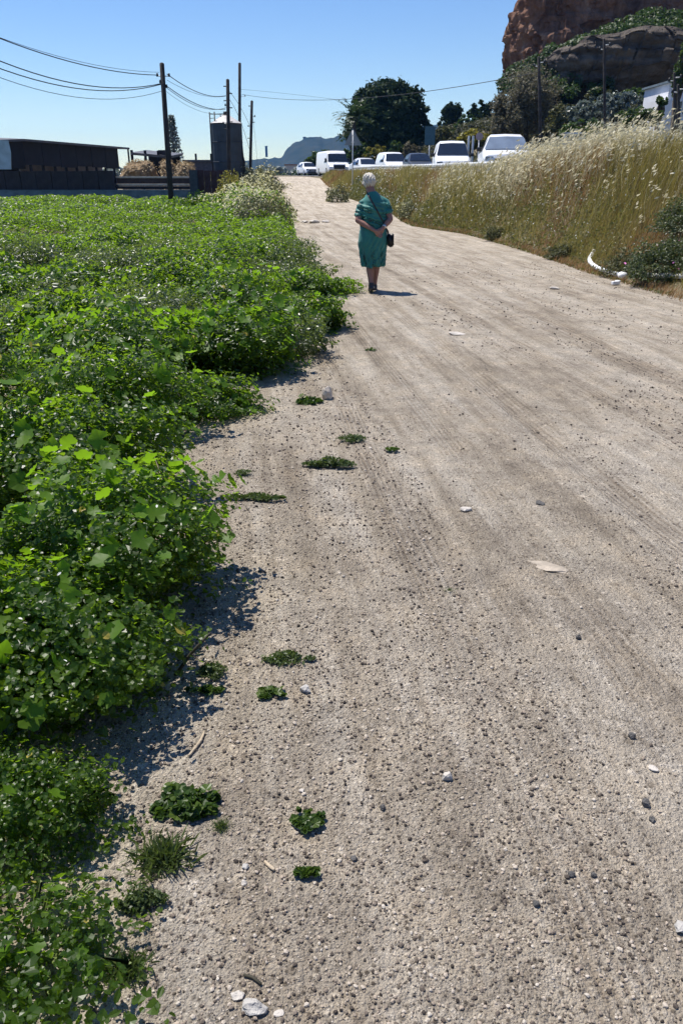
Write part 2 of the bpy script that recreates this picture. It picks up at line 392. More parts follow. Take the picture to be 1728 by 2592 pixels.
# ---- individual mallow plants at the path's edge
# x, y, rx, ry, h, n small leaves, n big, label
mallows = [
 (-.99, 2.72, .50, .48, .50, 5200, 90, 'big rounded mallow bush at the path edge, large lobed leaves over a dark base'),
 (-1.04, 2.10, .52, .36, .40, 4200, 40, 'dense small-leaved mallow clump just nearer than the big rounded bush at the left edge'),
 (-.86, 1.52, .30, .22, .20, 2200, 26, 'low bright green mallow clump in the lower left beside a bare sandy patch'),
 (-.68, 1.17, .27, .16, .10, 900, 14, 'flat straggly mallow in the bottom left corner with dry stems between its leaves'),
 (-1.45, 3.75, .60, .50, .50, 4200, 40, 'small-leaved glinting mallow mound behind the big rounded bush, beside bare sand'),
 (-1.55, 4.95, .60, .50, .52, 3600, 50, 'mallow bush with pale leaf edges left of the bare sandy notch in the path edge'),
 (-.98, 5.45, .42, .34, .22, 2200, 14, 'low spreading mallow reaching onto the path below a taller dark-based bush'),
 (-.92, 6.75, .58, .55, .55, 3600, 60, 'tall mallow bush with a black hollow at its base beside the egg-shaped stone'),
 (-1.9, 6.2, .75, .6, .58, 3800, 60, 'leafy mallow bush left of the dark-based bush, with bright lobed leaves on top'),
 (-.42, 8.65, .50, .42, .34, 2600, 10, 'grey-green sprawling mallow poking onto the path just past the dark-based bush'),
 (-.55, 11.6, .85, .65, .30, 3200, 24, 'low bright green mallow mat jutting farthest onto the path beside the walking person'),
 (-1.3, 9.4, .75, .7, .55, 3000, 40, 'mallow bush between the two clumps that jut onto the path left of the person'),
]
for (x, y, rx, ry, h, n, nb, lab) in mallows:
    s = 1.0 if y < 3.2 else 1.25 if y < 6 else 1.7
    if y < 1.8:
        s = .62; n = int(n * (1.15 if y > 1.3 else .55)); nb = nb // 3
    P_ = [mound_leaves(x, y, rx, ry, h, int(n * 2.0), .0065 * s, .0165 * s, ML_LO if y < 4 else OV, 0, .85, crowny=h > .3)]
    P_.append(mound_leaves(x, y, rx * .9, ry * .9, h * .93, int(n * (.7 if y > 1.8 else .3)), .013 * s, .026 * s, OV, 0, .5, lo=.3, crowny=h > .3))  # inner leaves kept to darker tones, painting shade into the hollows
    if h > .3: P_.append(mound_leaves(x, y, rx * 1.0, ry * 1.0, h * .5, int(n * .6), .008 * s, .019 * s, OV, 0, .7, lo=.5))
    V, F, C = join(P_)
    root = empty('mallow_plant', (x, y, float(hz(x, y))))
    tag(root, lab, 'plant', 'mallow plants along the path edge')
    off = np.array([x, y, float(hz(x, y))])
    link('foliage', np_mesh('foliage', V - off, F, 3, C), m_mallow, root)
    V, F, C = mound_leaves(x, y, rx * 1.02, ry * 1.02, h * 1.06, int(nb * 2.2), .020 * min(s, 1.4), .042 * min(s, 1.4), ML, .35, .9, lo=.92, up=.7, tilt=.45, crowny=h > .3)
    link('large_leaves', np_mesh('large_leaves', V - off, F, 3, C, True), m_mallow_big, root)
    V, F, C = join(stems(x, y, rx, ry, h, 26 if y < 5 else 14))
    link('stems', np_mesh('stems', V - off, F, 3, C, True), m_stem, root)

# ---- the rest of the mallow field: one mass
P_ = []; PW = []
yv = 1.0
while yv < 16:
    st = .50 + .028 * yv
    xv = float(eL(yv)) - .35
    xmin = -.47 * (yv * .93 + 1.0) - 1.0
    while xv > xmin:
        x = xv + random.uniform(-.12, .12); y = yv + random.uniform(-.15, .15)
        ok = all(((x - q[0]) / (q[2] + .12)) ** 2 + ((y - q[1]) / (q[3] + .12)) ** 2 > 1 for q in mallows) and x < float(eL(y)) - .25
        if ok and random.random() > .10:
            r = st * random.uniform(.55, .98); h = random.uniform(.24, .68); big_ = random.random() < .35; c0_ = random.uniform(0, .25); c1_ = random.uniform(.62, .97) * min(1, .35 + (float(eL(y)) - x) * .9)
            if y < 1.7: h *= .6
            n = int(3400 * (r / .45) ** 1.8 * (1 if y < 4 else .75 if y < 8 else .55))
            s = 1.0 if y < 3.2 else 1.3 if y < 6 else 1.75 if y < 10 else 2.2
            n = int(n / s)
            if y < 1.75: s = .62; n = int(n * (.95 if y > 1.3 else .55))
            if random.random() < .28:
                PW.append(mound_leaves(x, y, r, r, h * .95, int(n * 2.6), .0045 * s, .0115 * s, QD, 0, .9, tilt=.9, crowny=True)); PW.append(mound_leaves(x, y, r, r, h * .85, int(n * .7), .010 * s, .02 * s, OV, 0, .4, lo=.3, crowny=True)); xv -= st * random.uniform(.95, 1.4); continue  # inner fill of weed clumps toned darker as painted shade
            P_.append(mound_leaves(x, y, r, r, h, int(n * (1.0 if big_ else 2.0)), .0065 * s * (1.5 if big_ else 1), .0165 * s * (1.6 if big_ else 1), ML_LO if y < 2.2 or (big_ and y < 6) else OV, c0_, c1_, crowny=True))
            P_.append(mound_leaves(x, y, r, r, h * .93, int(n * .6), .013 * s, .026 * s, OV, 0, .5, lo=.35, crowny=True))  # darker inner leaves paint the shade inside each mound
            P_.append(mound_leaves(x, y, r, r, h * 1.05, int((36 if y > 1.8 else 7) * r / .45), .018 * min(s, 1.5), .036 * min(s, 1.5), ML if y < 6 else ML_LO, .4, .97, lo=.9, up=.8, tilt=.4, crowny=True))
        xv -= st * random.uniform(.95, 1.5)
    yv += st * 1.05
n = 9000; y = 2.3 + 13 * rng.random(n) ** .8; x = eL(y) - .2 - rng.random(n) * (.47 * y + 1.2); k = x > -.47 * y - 1.2; x, y = x[k], y[k]; n = len(x)
nr = rng.normal(0, .5, (n, 3)); nr[:, 2] = np.abs(nr[:, 2]) + .7
P_.append(scatter(OV[0], OV[1], np.stack([x, y, hz(x, y) + .02 + .10 * rng.random(n)], 1), nr, (.009 + .0016 * y) * rng.uniform(.6, 1.5, n), rng.random(n) * .7))
# canopy sheet of leaves farther off
def canopy(x, y):
    d = np.clip(eL(y) - x, 0, 3)
    return (.10 + .52 * sm((fbm(x * .6, y * .6, 3, 31) - .25) / .5) + .16 * (fbm(x * 2.4, y * 2.4, 2, 33) - .5)) * sm((d + .15) / .7)
for y0, y1, dens, s0, s1, lf in ((14, 20, 900, .022, .045, OV), (20, 30, 480, .03, .06, OV), (30, 50.0, 240, .045, .085, QD)):
    area_w = .47 * y1 + 3
    n = int(dens * (y1 - y0) * area_w)
    y = rng.uniform(y0, y1, n); x = eL(y) - rng.uniform(0, 1, n) * area_w
    keep = (x > -.47 * y - 2.2); x = x[keep]; y = y[keep]; n = len(x)
    zz = canopy(x, y) * (1 - .55 * rng.random(n) ** 2.2)
    nr = rng.normal(0, .5, (n, 3)); nr[:, 2] = np.abs(nr[:, 2]) + .75
    P_.append(scatter(lf[0], lf[1], np.stack([x, y, hz(x, y) + zz], 1), nr, rng.uniform(s0, s1, n), np.clip(rng.beta(2, 2, n) * .9, 0, 1)))
V, F, C = join(P_)
tag(link('mallow_field', np_mesh('mallow_field', V, F, 3, C), m_mallow), 'broad field of knee-high green mallow left of the gravel path', 'mallow', kind='stuff')
V, F, C = join(PW)
tag(link('field_weeds', np_mesh('field_weeds', V, F, 3, C), m_fieldw), 'fine-leaved grey-green weeds growing in clumps among the mallow', 'weeds', kind='stuff')
lst = []
for i in range(170):
    y = random.uniform(2.6, 13); x = float(eL(y)) - random.uniform(.15, .45 * y + .4); z0 = float(hz(x, y)) + random.uniform(.1, .3); a = random.uniform(0, 6.28); L = random.uniform(.08, .28)
    d = Vector((math.cos(a), math.sin(a), random.uniform(.2, 1.6))).normalized() * L; p0 = Vector((x, y, z0)); lst.append((p0, p0 + d * .5 + Vector((0, 0, .01)), p0 + d))
V = []; F = []
for p in lst:
    k = len(V); sd_ = (p[2] - p[0]).cross(Vector((random.gauss(0, 1), random.gauss(0, 1), random.gauss(0, 1)))).normalized() * (.0013 + .0003 * p[0].y)
    V += [p[0] - sd_, p[0] + sd_, p[1] + sd_, p[1] - sd_, p[2]]; F += [(k, k + 1, k + 2), (k, k + 2, k + 3), (k + 3, k + 2, k + 4)]
tag(link('dry_stems', np_mesh('dry_stems', np.array([v_[:] for v_ in V]), np.array(F), 3), m_twig), 'pale dry stems poking out of the mallow', 'stems', kind='stuff')
# pale blossoms and seed plumes dotted through the field
V, F, C = [], [], []
n = 420
y = rng.uniform(1.6, 34, n) ** 1.0; x = eL(y) - rng.uniform(.1, 1, n) ** 1.3 * .45 * y
k = x > -.47 * y - 1; x, y = x[k], y[k]; n = len(x)
nr = rng.normal(0, .5, (n, 3)); nr[:, 2] = np.abs(nr[:, 2]) + .6
V, F, C = scatter(OV[0], OV[1], np.stack([x, y, hz(x, y) + np.where(y > 14, canopy(x, y) + .02, .40 + .12 * rng.random(n))], 1), nr, .006 + .0009 * y, rng.random(n))
m_petal = leafmat('petal_pale', [(0, (.75, .74, .66)), (1, (.8, .8, .78))], (.7, .7, .6), .3, .6, .3)
tag(link('field_flowers', np_mesh('field_flowers', V, F, 3, C), m_petal), 'scattered small white blossoms over the mallow field', 'flowers', kind='stuff')

# ------------------------------------------------------------------ weeds growing on the path (px, py of the base, width px, flatness, kind)
def subclumps(p, rx, ry, k, sc_=1.0):
    out = []
    out.append((p.x, p.y, .62 * sc_, .9))
    for i in range(k):
        a = random.uniform(0, 6.283); q = random.uniform(0, .62) ** .6; r_ = random.uniform(.16, .5) * (1.15 - .6 * q) * sc_
        out.append((p.x + rx * q * math.cos(a), p.y + ry * q * math.sin(a), r_, random.uniform(.55, 1.15) * (1 - .5 * q)))
    return out
def weed(px, py, wpx, hk, kind, lab, sparse=1.0, elong=1.0):
    p = gnd(px, py); sc = wpx * 1.102 / FPX * (p.y * math.cos(PITCH) + CAMZ * math.sin(PITCH)) / 2
    rx, ry, h = sc * 1.02, sc * .8 * elong, sc * hk
    o3 = np.array(p)
    if kind == 'leafy':
        n = int(420 * sparse); ls = np.clip(sc * .11, .008, .05)
        sub = subclumps(p, rx, ry, 12, .62)
        V, F, C = join([mound_leaves(a_, b_, r_ * rx, r_ * ry, h * q_, int(n * r_ * .8), ls * .45, ls * 1.1, ML_LO, .0, .8, p.z, lo=.2) for a_, b_, r_, q_ in sub] + [mound_leaves(p.x, p.y, rx * .6, ry * .6, h * 1.1, 9, ls * 1.2, ls * 2.0, ML, .5, .9, p.z, lo=.8)])
    elif kind == 'tuft':
        n = int(1500 * sparse); ls = np.clip(sc * .05, .004, .03)
        sub = subclumps(p, rx, ry, (6 if elong > .5 else 5) if hk < .8 else 4)
        V, F, C = join([mound_leaves(a_, b_, r_ * rx, r_ * ry, h * q_, int(n * r_ * (.55 if hk < .8 else .9)), ls * .6, ls * 1.5, QD, 0, .75, p.z, lo=.15, up=.5, tilt=.9) for a_, b_, r_, q_ in sub])
    else:                                        # blades
        n = int(420 * sparse); a = rng.uniform(0, 2 * np.pi, n); q = np.clip(np.abs(rng.normal(0, .5, n)), 0, 1.1)
        pos = np.stack([p.x + rx * q * .8 * np.cos(a), p.y + ry * q * .8 * np.sin(a), np.full(n, p.z + .004)], 1)
        nr = np.stack([np.cos(a) * .2, np.sin(a) * .2, np.ones(n)], 1) + rng.normal(0, .3, (n, 3))
        d = np.stack([np.cos(a) * .35 + .7 * rng.normal(size=n), np.sin(a) * .35 + .7 * rng.normal(size=n), .25 + rng.random(n) * 1.3], 1)
        d /= np.linalg.norm(d, axis=1, keepdims=True); L = h * rng.uniform(.35, 1.15, n)[:, None]
        sd_ = np.cross(d, rng.normal(0, 1, (n, 3))); sd_ /= np.linalg.norm(sd_, axis=1, keepdims=True); sd_ *= L * .07
        V = np.stack([pos - sd_, pos + sd_, pos + d * L * .6 + sd_ * .8 + np.array([0, 0, 0]), pos + d * L - np.array([0, 0, .12]) * L], 1).reshape(-1, 3)
        F = (np.array([[0, 1, 2], [0, 2, 3]])[None] + (np.arange(n) * 4)[:, None, None]).reshape(-1, 3); c = rng.random(n) * .8
        C = np.repeat(np.stack([c, c, c], 1)[:, None], 4, 1).reshape(-1, 3)
    o = link('weed', np_mesh('weed', V - o3, F, 3, C), m_weedg if kind == 'leafy' else m_weed, None, p)
    tag(o, lab, 'weed', 'weeds growing on the gravel path')
    return o
weed(430, 1850, 215, .42, 'leafy', 'sprawling broad-leaved weed on bare sand in the lower left below the curved stick')
weed(508, 1900, 62, .45, 'blades', 'tiny weed just right of the sprawling leafy weed in the lower left')
weed(705, 1890, 120, .42, 'leafy', 'compact round-leaved weed alone on gravel in the lower middle', .6)
weed(706, 2010, 84, .16, 'leafy', 'thin flat weed pressed on the gravel below the compact round-leaved weed', .4, .35)
weed(650, 1520, 160, .24, 'tuft', 'flat grey-green weed mat beside the small pale stone, farther of two', .8, .6)
weed(625, 1595, 110, .24, 'leafy', 'sparse flat weed just left of the small pale stone', .5, .6)
weed(326, 2075, 120, .95, 'tuft', 'round grey-green tuft like a ball at the path edge in the lower left', 1.3)
weed(372, 1975, 180, .5, 'blades', 'spiky grassy weed just above the round grey-green tuft', 1.6)
weed(290, 2230, 130, .55, 'blades', 'grassy weed with broad blades in the bottom left below the round tuft', 1.2)
weed(760, 1068, 155, .26, 'tuft', 'dark mat of creeping weed on pale gravel below the egg-shaped stone', 1.1, .6)
weed(812, 1012, 85, .38, 'tuft', 'small bushy weed just above the dark creeping mat', .7)
weed(560, 1088, 66, .4, 'tuft', 'small grey-green weed on the bare sandy notch', .5)
weed(900, 1035, 44, .3, 'leafy', 'little bright weed to the right of the dark creeping mat', .3)
weed(705, 925, 84, .34, 'leafy', 'low green weed touching the left side of the egg-shaped stone', .6)
weed(595, 1145, 200, .07, 'tuft', 'thin reddish creeping weed lying flat below the small weed of the sandy notch', .4, .3)
weed(492, 1545, 105, .55, 'tuft', 'dark weed tuft at the foot of the big rounded mallow bush', 1.1)
weed(478, 1590, 120, .1, 'leafy', 'scraps of flat weed in the shade line below the big rounded mallow bush', .3, .3)
weed(1030, 1358, 46, .3, 'blades', 'single tiny weed in the middle of the gravel', .4)
weed(852, 806, 36, .3, 'leafy', 'tiny dark weed on the gravel between the person and the creeping mat', .3)
weed(500, 1235, 60, .35, 'leafy', 'short leafy shoot sticking out of the mallow edge onto sand', .4)
weed(672, 582, 52, .3, 'tuft', 'low dark weed against the field edge, left of the person\'s knees', .6)
weed(715, 606, 52, .22, 'tuft', 'flat sparse dark weed on the path left of the person\'s feet', .4)

# ------------------------------------------------------------------ gravel: loose pebbles, one mass
def rockverts(sub, seed, flat=.65, amp=.28):
    bm = bmesh.new(); bmesh.ops.create_icosphere(bm, subdivisions=sub, radius=1)
    r_ = random.Random(seed)
    ph = [Vector((r_.gauss(0, 1), r_.gauss(0, 1), r_.gauss(0, 1))).normalized() for _ in range(9)]
    cut = [r_.uniform(.55, .9) for _ in ph]
    v = []
    for q in bm.verts:
        c = q.co.copy()
        for nn, d in zip(ph, cut):
            e = c.dot(nn)
            if e > d: c -= nn * (e - d) * .85
        c += Vector((r_.gauss(0, 1), r_.gauss(0, 1), r_.gauss(0, 1))) * amp * .14
        v.append((c.x, c.y, c.z * flat))
    f = [[x.index for x in p.verts] for p in bm.faces]; bm.free()
    return v, f
m_peb = leafmat('pebble', [(0, (.03, .024, .02)), (.36, (.13, .105, .085)), (.65, (.36, .295, .23)), (1, (.50, .45, .38))], tw=0, rough=.8, spec=.25)  # darkest tones also stand in for the pebbles' shaded sides
P_ = []
for (y0, y1, dens, s0, s1) in ((.85, 1.6, 6000, .0020, .0064), (1.6, 2.6, 3300, .0026, .0072), (2.6, 4.5, 1300, .0034, .0088), (4.5, 8, 420, .0046, .011), (8, 16, 110, .006, .015)):
    w_ = min(6, .5 * y1 + 1.2); n = int(dens * (y1 - y0) * w_)
    y = rng.uniform(y0, y1, n); x = rng.uniform(-.5, .5, n) * .98 * (y + .6) + 0
    cl = .55 * fbm(x * 1.6, y * 1.1, 3, 51) + .225 + 1.1 * (fbm((x + .13 * y) * 2.6, y * .22, 2, 52) - .5)
    k = (x > eL(y) - .1) & (x < eR(y) - .1) & (rng.random(n) < (.06 + .94 * sm((cl - .42) / .2))); x, y = x[k], y[k]; n = len(x)
    s = s0 + (s1 - s0) * rng.random(n) ** 2.6
    for q in range(3):
        tv, tf = rockverts(0, 40 + q, .85)
        i = np.arange(n) % 3 == q; m_ = i.sum()
        nr = rng.normal(0, .25, (m_, 3)); nr[:, 2] += 1
        sz = s[i][:, None] * rng.uniform(.7, 1.3, (m_, 3))
        P_.append(scatter(tv, np.array(tf), np.stack([x[i], y[i], pz(x[i], y[i]) + s[i] * .45], 1), nr, sz, np.clip(rng.beta(1.6, 1.7, m_), 0, 1)))
V, F, C = join(P_)
tag(link('gravel', np_mesh('gravel', V, F, 3, C), m_peb), 'loose gravel scattered over the path', 'gravel', kind='stuff')

# ---- single stones and litter one can point at
def stone(px, py, wpx, m, lab, flat=.5, name='stone', asp=1.0, seed=None, sink=.25, tall=None):
    p = gnd(px, py); r = wpx * 1.102 / FPX * (p.y * math.cos(PITCH) + CAMZ * math.sin(PITCH)) / 2
    v, f = rockverts(2, seed or int(px * 7 + py), flat * 1.25, .55)
    zz = float(pz(p.x, p.y))
    v = [(a * r, b_ * r * asp, c * r + r * flat * (1 - sink)) for a, b_, c in v]
    o = pydata(name, v, f, m, None, False, (p.x, p.y, zz)); o.rotation_euler = (random.uniform(-.1, .1), random.uniform(-.1, .1), random.uniform(-.5, .5))
    return tag(o, lab, 'stone')
stone(752, 915, 30, simple('cream_stone', (.60, .52, .42), .8, .15, 12, .4), 'pale egg-shaped stone standing by a low weed near the path\'s left edge', 1.05, asp=.8)
stone(700, 1588, 27, m_stone, 'small pale stone right of the sparse flat weed', .6)
stone(1026, 1790, 28, m_stonew, 'small white stone with a dark underside on gravel right of centre, low in the picture', .8, asp=.72, seed=21)
stone(583, 2318, 66, m_stone, 'largest grey flat rock at the bottom edge', .38, asp=.7)
stone(545, 2288, 34, m_stonew, 'flat white stone just above the largest grey flat rock', .35, asp=.7)
stone(640, 2325, 28, m_stonew, 'thin pale stone right of the largest grey flat rock', .25, asp=.6)
stone(560, 2030, 16, m_stonew, 'tiny white stone below a slightly wider one, left of the pale straight stick', .6)
stone(563, 1993, 18, m_stone, 'tiny pale stone above another, left of the pale straight stick', .5)
stone(693, 1818, 14, m_stonew, 'tiny white stone above the compact round-leaved weed', .5)
stone(1070, 1168, 32, m_stonew, 'flat white stone in the middle of the path, halfway down the picture', .3, asp=.7)
stone(1258, 1298, 96, simple('sand_stone', (.35, .30, .24), .9, .2, 9, .4), 'wide pale slab sunk flush in the path right of centre', .07, asp=.6, sink=1.0, seed=5)
stone(1480, 1850, 22, m_stoned, 'dark lump of stone in the wheel track at right, with small ones below it', .8)
stone(1496, 1886, 16, m_stoned, 'small dark stone just below the dark lump in the wheel track', .8)
stone(1328, 1466, 14, m_stoned, 'small dark stone right of centre, below the pale sunken slab', .8)
stone(1450, 1695, 18, m_stoned, 'dark stone at right in the wheel track, above a white one', .8)
stone(1500, 1768, 26, m_stonew, 'white flat stone at right, between two dark ones in the wheel track', .3)
stone(1310, 2012, 16, m_stoned, 'left one of two dark stones side by side in the lower right', .8)
stone(1362, 2012, 14, m_stoned, 'right one of two dark stones side by side in the lower right', .8)
stone(880, 1855, 16, m_stoned, 'dark stone alone right of the compact round-leaved weed', .8)
stone(1560, 2140, 34, m_stone, 'pale stone at the right edge, low in the picture', .5)
stone(1050, 767, 46, m_stonew, 'flat white patch of stone on the path, below and right of the person', .12, asp=.6)
stone(1272, 664, 26, m_stonew, 'white scrap lying on the path left of the white pipe', .2)
stone(1240, 1153, 22, m_stoned, 'flat dark star-shaped crumb on the path right of centre', .3)
stone(812, 1972, 18, m_stoned, 'dark oblong stone right of the thin flat weed', .5)
stone(1230, 2080, 18, m_stoned, 'dark pebble left of the two dark stones in the lower right', .8)
for i, (px, w_) in enumerate(((700, 18), (722, 26), (748, 20))):
    stone(px, 511 + i % 2, w_, m_stonew, ('leftmost', 'middle', 'rightmost')[i] + ' of three white scraps in a row across the far path, left of the person', .3)

def tube_mesh(pts, rad, seg=8, cap=True):
    pts = [Vector(p) for p in pts]; n = len(pts)
    rad = [rad] * n if isinstance(rad, (int, float)) else rad
    v = []; f = []; prev = None
    for i in range(n):
        tdir = (pts[min(i + 1, n - 1)] - pts[max(i - 1, 0)]).normalized()
        if prev is None:
            ref = Vector((0, 0, 1)) if abs(tdir.z) < .9 else Vector((1, 0, 0)); a = tdir.cross(ref).normalized()
        else: a = (prev - tdir * prev.dot(tdir)).normalized()
        prev = a; b_ = tdir.cross(a)
        for k in range(seg):
            q = 2 * math.pi * k / seg; v.append(pts[i] + (a * math.cos(q) + b_ * math.sin(q)) * rad[i])
    for i in range(n - 1):
        for k in range(seg): f.append((i * seg + k, i * seg + (k + 1) % seg, (i + 1) * seg + (k + 1) % seg, (i + 1) * seg + k))
    if cap: f.append(tuple(range(seg - 1, -1, -1))); f.append(tuple(range((n - 1) * seg, n * seg)))
    return v, f
def tubes(name, lst, m, parent=None, smooth=True, loc=None):
    V = []; F = []
    for a in lst:
        v, f = tube_mesh(*a); k = len(V); V += v; F += [tuple(i + k for i in q) for q in f]
    return pydata(name, V, F, m, parent, smooth, loc)
def boxes(name, lst, m, parent=None, bevel=0.0, loc=None):
    """list of (cx,cy,cz, sx,sy,sz[, rotz])"""
    bm = bmesh.new()
    for b_ in lst:
        r = bmesh.ops.create_cube(bm, size=1.0)['verts']
        M = Matrix.Translation(b_[:3]) @ Matrix.Rotation(b_[6] if len(b_) > 6 else 0, 4, 'Z') @ Matrix.Diagonal((*b_[3:6], 1))
        bmesh.ops.transform(bm, matrix=M, verts=r)
    if bevel: bmesh.ops.bevel(bm, geom=bm.edges[:], offset=bevel, segments=2, affect='EDGES', profile=.6)
    me = bpy.data.meshes.new(name); bm.to_mesh(me); bm.free()
    return link(name, me, m, parent, loc)
def spline(p, k=6):
    o_ = []
    for i in range(len(p) - 1):
        a, b_, c, d = p[max(i - 1, 0)], p[i], p[i + 1], p[min(i + 2, len(p) - 1)]
        for j in range(k):
            u = j / k; o_.append(.5 * ((2 * b_) + (c - a) * u + (2 * a - 5 * b_ + 4 * c - d) * u * u + (3 * b_ - a - 3 * c + d) * u ** 3))
    return o_ + [p[-1]]
def pathpts(lst, lift=.006):
    o_ = []
    for px, py in lst:
        p = gnd(px, py); o_.append((p.x, p.y, float(pz(p.x, p.y)) + lift))
    return o_
tag(tubes('stick', [(pathpts([(434, 1742), (447, 1725), (462, 1705), (470, 1686)], .007), [.004, .005, .005, .003], 6)], m_twig), 'pale curved stick lying on sand below the big rounded mallow bush', 'stick')
tag(tubes('stick', [(pathpts([(608, 1980), (620, 1992), (630, 2000)], .006), [.004, .005, .004], 6)], m_twig), 'short pale straight stick on the gravel above the thin flat weed', 'stick')
q0 = gnd(404, 1550); q1 = at(482, 1455, q0.y - .05)
tag(tubes('stick', [([q0, (q0 + q1) / 2 + Vector((0, 0, .01)), q1], [.007, .006, .004], 6)], simple('dark_twig', (.05, .045, .03), .8)), 'dark stick leaning out of the shaded base of the big rounded mallow bush', 'stick')
tag(tubes('stick', [(pathpts([(560, 2240), (580, 2246), (600, 2262)], .005), .0035, 6)], simple('dark_twig', (.05, .045, .03), .8)), 'short dark twig on gravel above the largest grey flat rock', 'stick')
q0 = at(255, 968, 4.3)
tag(tubes('stick', [([q0, at(300, 974, 4.2), at(345, 990, 4.1)], [.008, .007, .005], 6)], m_twig), 'pale dead stem lying on top of the mallow beside a dark hollow', 'stick')
dl = gnd(1240, 1153)
# ------------------------------------------------------------------ embankment grass
def grassblades(pos, L, lean, width, col, droop=.35):
    n = len(pos); a = rng.uniform(0, 2 * np.pi, n)
    d = np.stack([lean[:, 0], lean[:, 1], np.ones(n)], 1) + rng.normal(0, .30, (n, 3)); d /= np.linalg.norm(d, axis=1, keepdims=True)
    s = np.stack([np.cos(a), np.sin(a), np.zeros(n)], 1) * width[:, None]
    g = np.array([.55, 0, -.45]) * (L * droop * rng.uniform(.3, 1.2, n))[:, None]
    p1 = pos + d * L[:, None] * .5 + g * .15; p2 = pos + d * L[:, None] * .85 + g * .6; p3 = pos + d * L[:, None] + g
    V = np.stack([pos - s, pos + s, p1 + s * .8, p1 - s * .8, p2 + s * .5, p2 - s * .5, p3], 1).reshape(-1, 3)
    F = np.array([[0, 1, 2], [0, 2, 3], [3, 2, 4], [3, 4, 5], [5, 4, 6]])[None] + (np.arange(n) * 7)[:, None, None]
    C = np.repeat(np.stack([col] * 3, 1)[:, None], 7, 1)
    return (V, F.reshape(-1, 3), C.reshape(-1, 3)), p3, d
def bankpts(n, y0, y1, t0, t1, pw=1.0):
    y = rng.uniform(0, 1, n) ** pw * (y1 - y0) + y0; t_ = rng.uniform(t0, t1, n)
    r = eR(y); c = np.maximum(cr(y), r + .25); x = r + (c - r) * t_
    return x, y, t_
m_dry = leafmat('dry_grass', [(0, (.085, .06, .022)), (.22, (.19, .13, .05)), (.5, (.12, .15, .028)), (.72, (.25, .20, .075)), (1, (.42, .35, .18))], (.46, .38, .10), .45, .6, .25)
m_oat = leafmat('oat_heads', [(0, (.42, .36, .22)), (.5, (.60, .55, .38)), (1, (.74, .71, .56))], (.7, .65, .42), .4, .5, .3)
m_rust = leafmat('rust_grass', [(0, (.16, .08, .03)), (.5, (.28, .16, .07)), (1, (.40, .27, .14))], (.36, .2, .06), .35, .6, .25)
P_ = []; PO = []; PR = []
for (n, y0, y1, w0) in ((15000, 10, 17, .0035), (22000, 14, 26, .0045), (22000, 24, 44, .007), (20000, 42, 76, .011)):
    x, y, t_ = bankpts(n, y0, y1, -.04, 1.25)
    patch = fbm(x * .35, y * .22, 3, 61)
    L = (.30 + .5 * sm((t_ - .05) / .7)) * rng.uniform(.6, 1.2, n) * (.75 + .6 * patch) * np.clip((62 - y) / 16, .85, 1) * np.where(t_ > 1.05, .8, 1)
    pos = np.stack([x, y, hz(x, y) - .02], 1)
    col = np.clip(.15 + .9 * (patch - .5) * 1.6 + .35 + rng.normal(0, .2, n) - .25 * (1 - t_) * 0, 0, 1)
    lean = np.stack([np.full(n, .22), np.full(n, -.05)], 1)
    rust = (fbm(x * .55 + 9, y * .3, 3, 67) > .49) & (rng.random(n) < .75) | ((t_ < .10) & (rng.random(n) < .8))
    L = np.where(t_ < .12, L * .55, L)
    g, _, _ = grassblades(pos[~rust], L[~rust], lean[~rust], np.full((~rust).sum(), w0), col[~rust]); P_.append(g)
    g, _, _ = grassblades(pos[rust], L[rust] * .9, lean[rust], np.full(rust.sum(), w0), rng.random(rust.sum())); PR.append(g)
V, F, C = join(P_); tag(link('bank_grass', np_mesh('bank_grass', V, F, 3, C), m_dry), 'olive and straw coloured grass covering the bank right of the path', 'grass', kind='stuff')
V, F, C = join(PR); tag(link('rusty_grass', np_mesh('rusty_grass', V, F, 3, C), m_rust), 'rust brown dried grass in patches and along the foot of the bank', 'grass', kind='stuff')
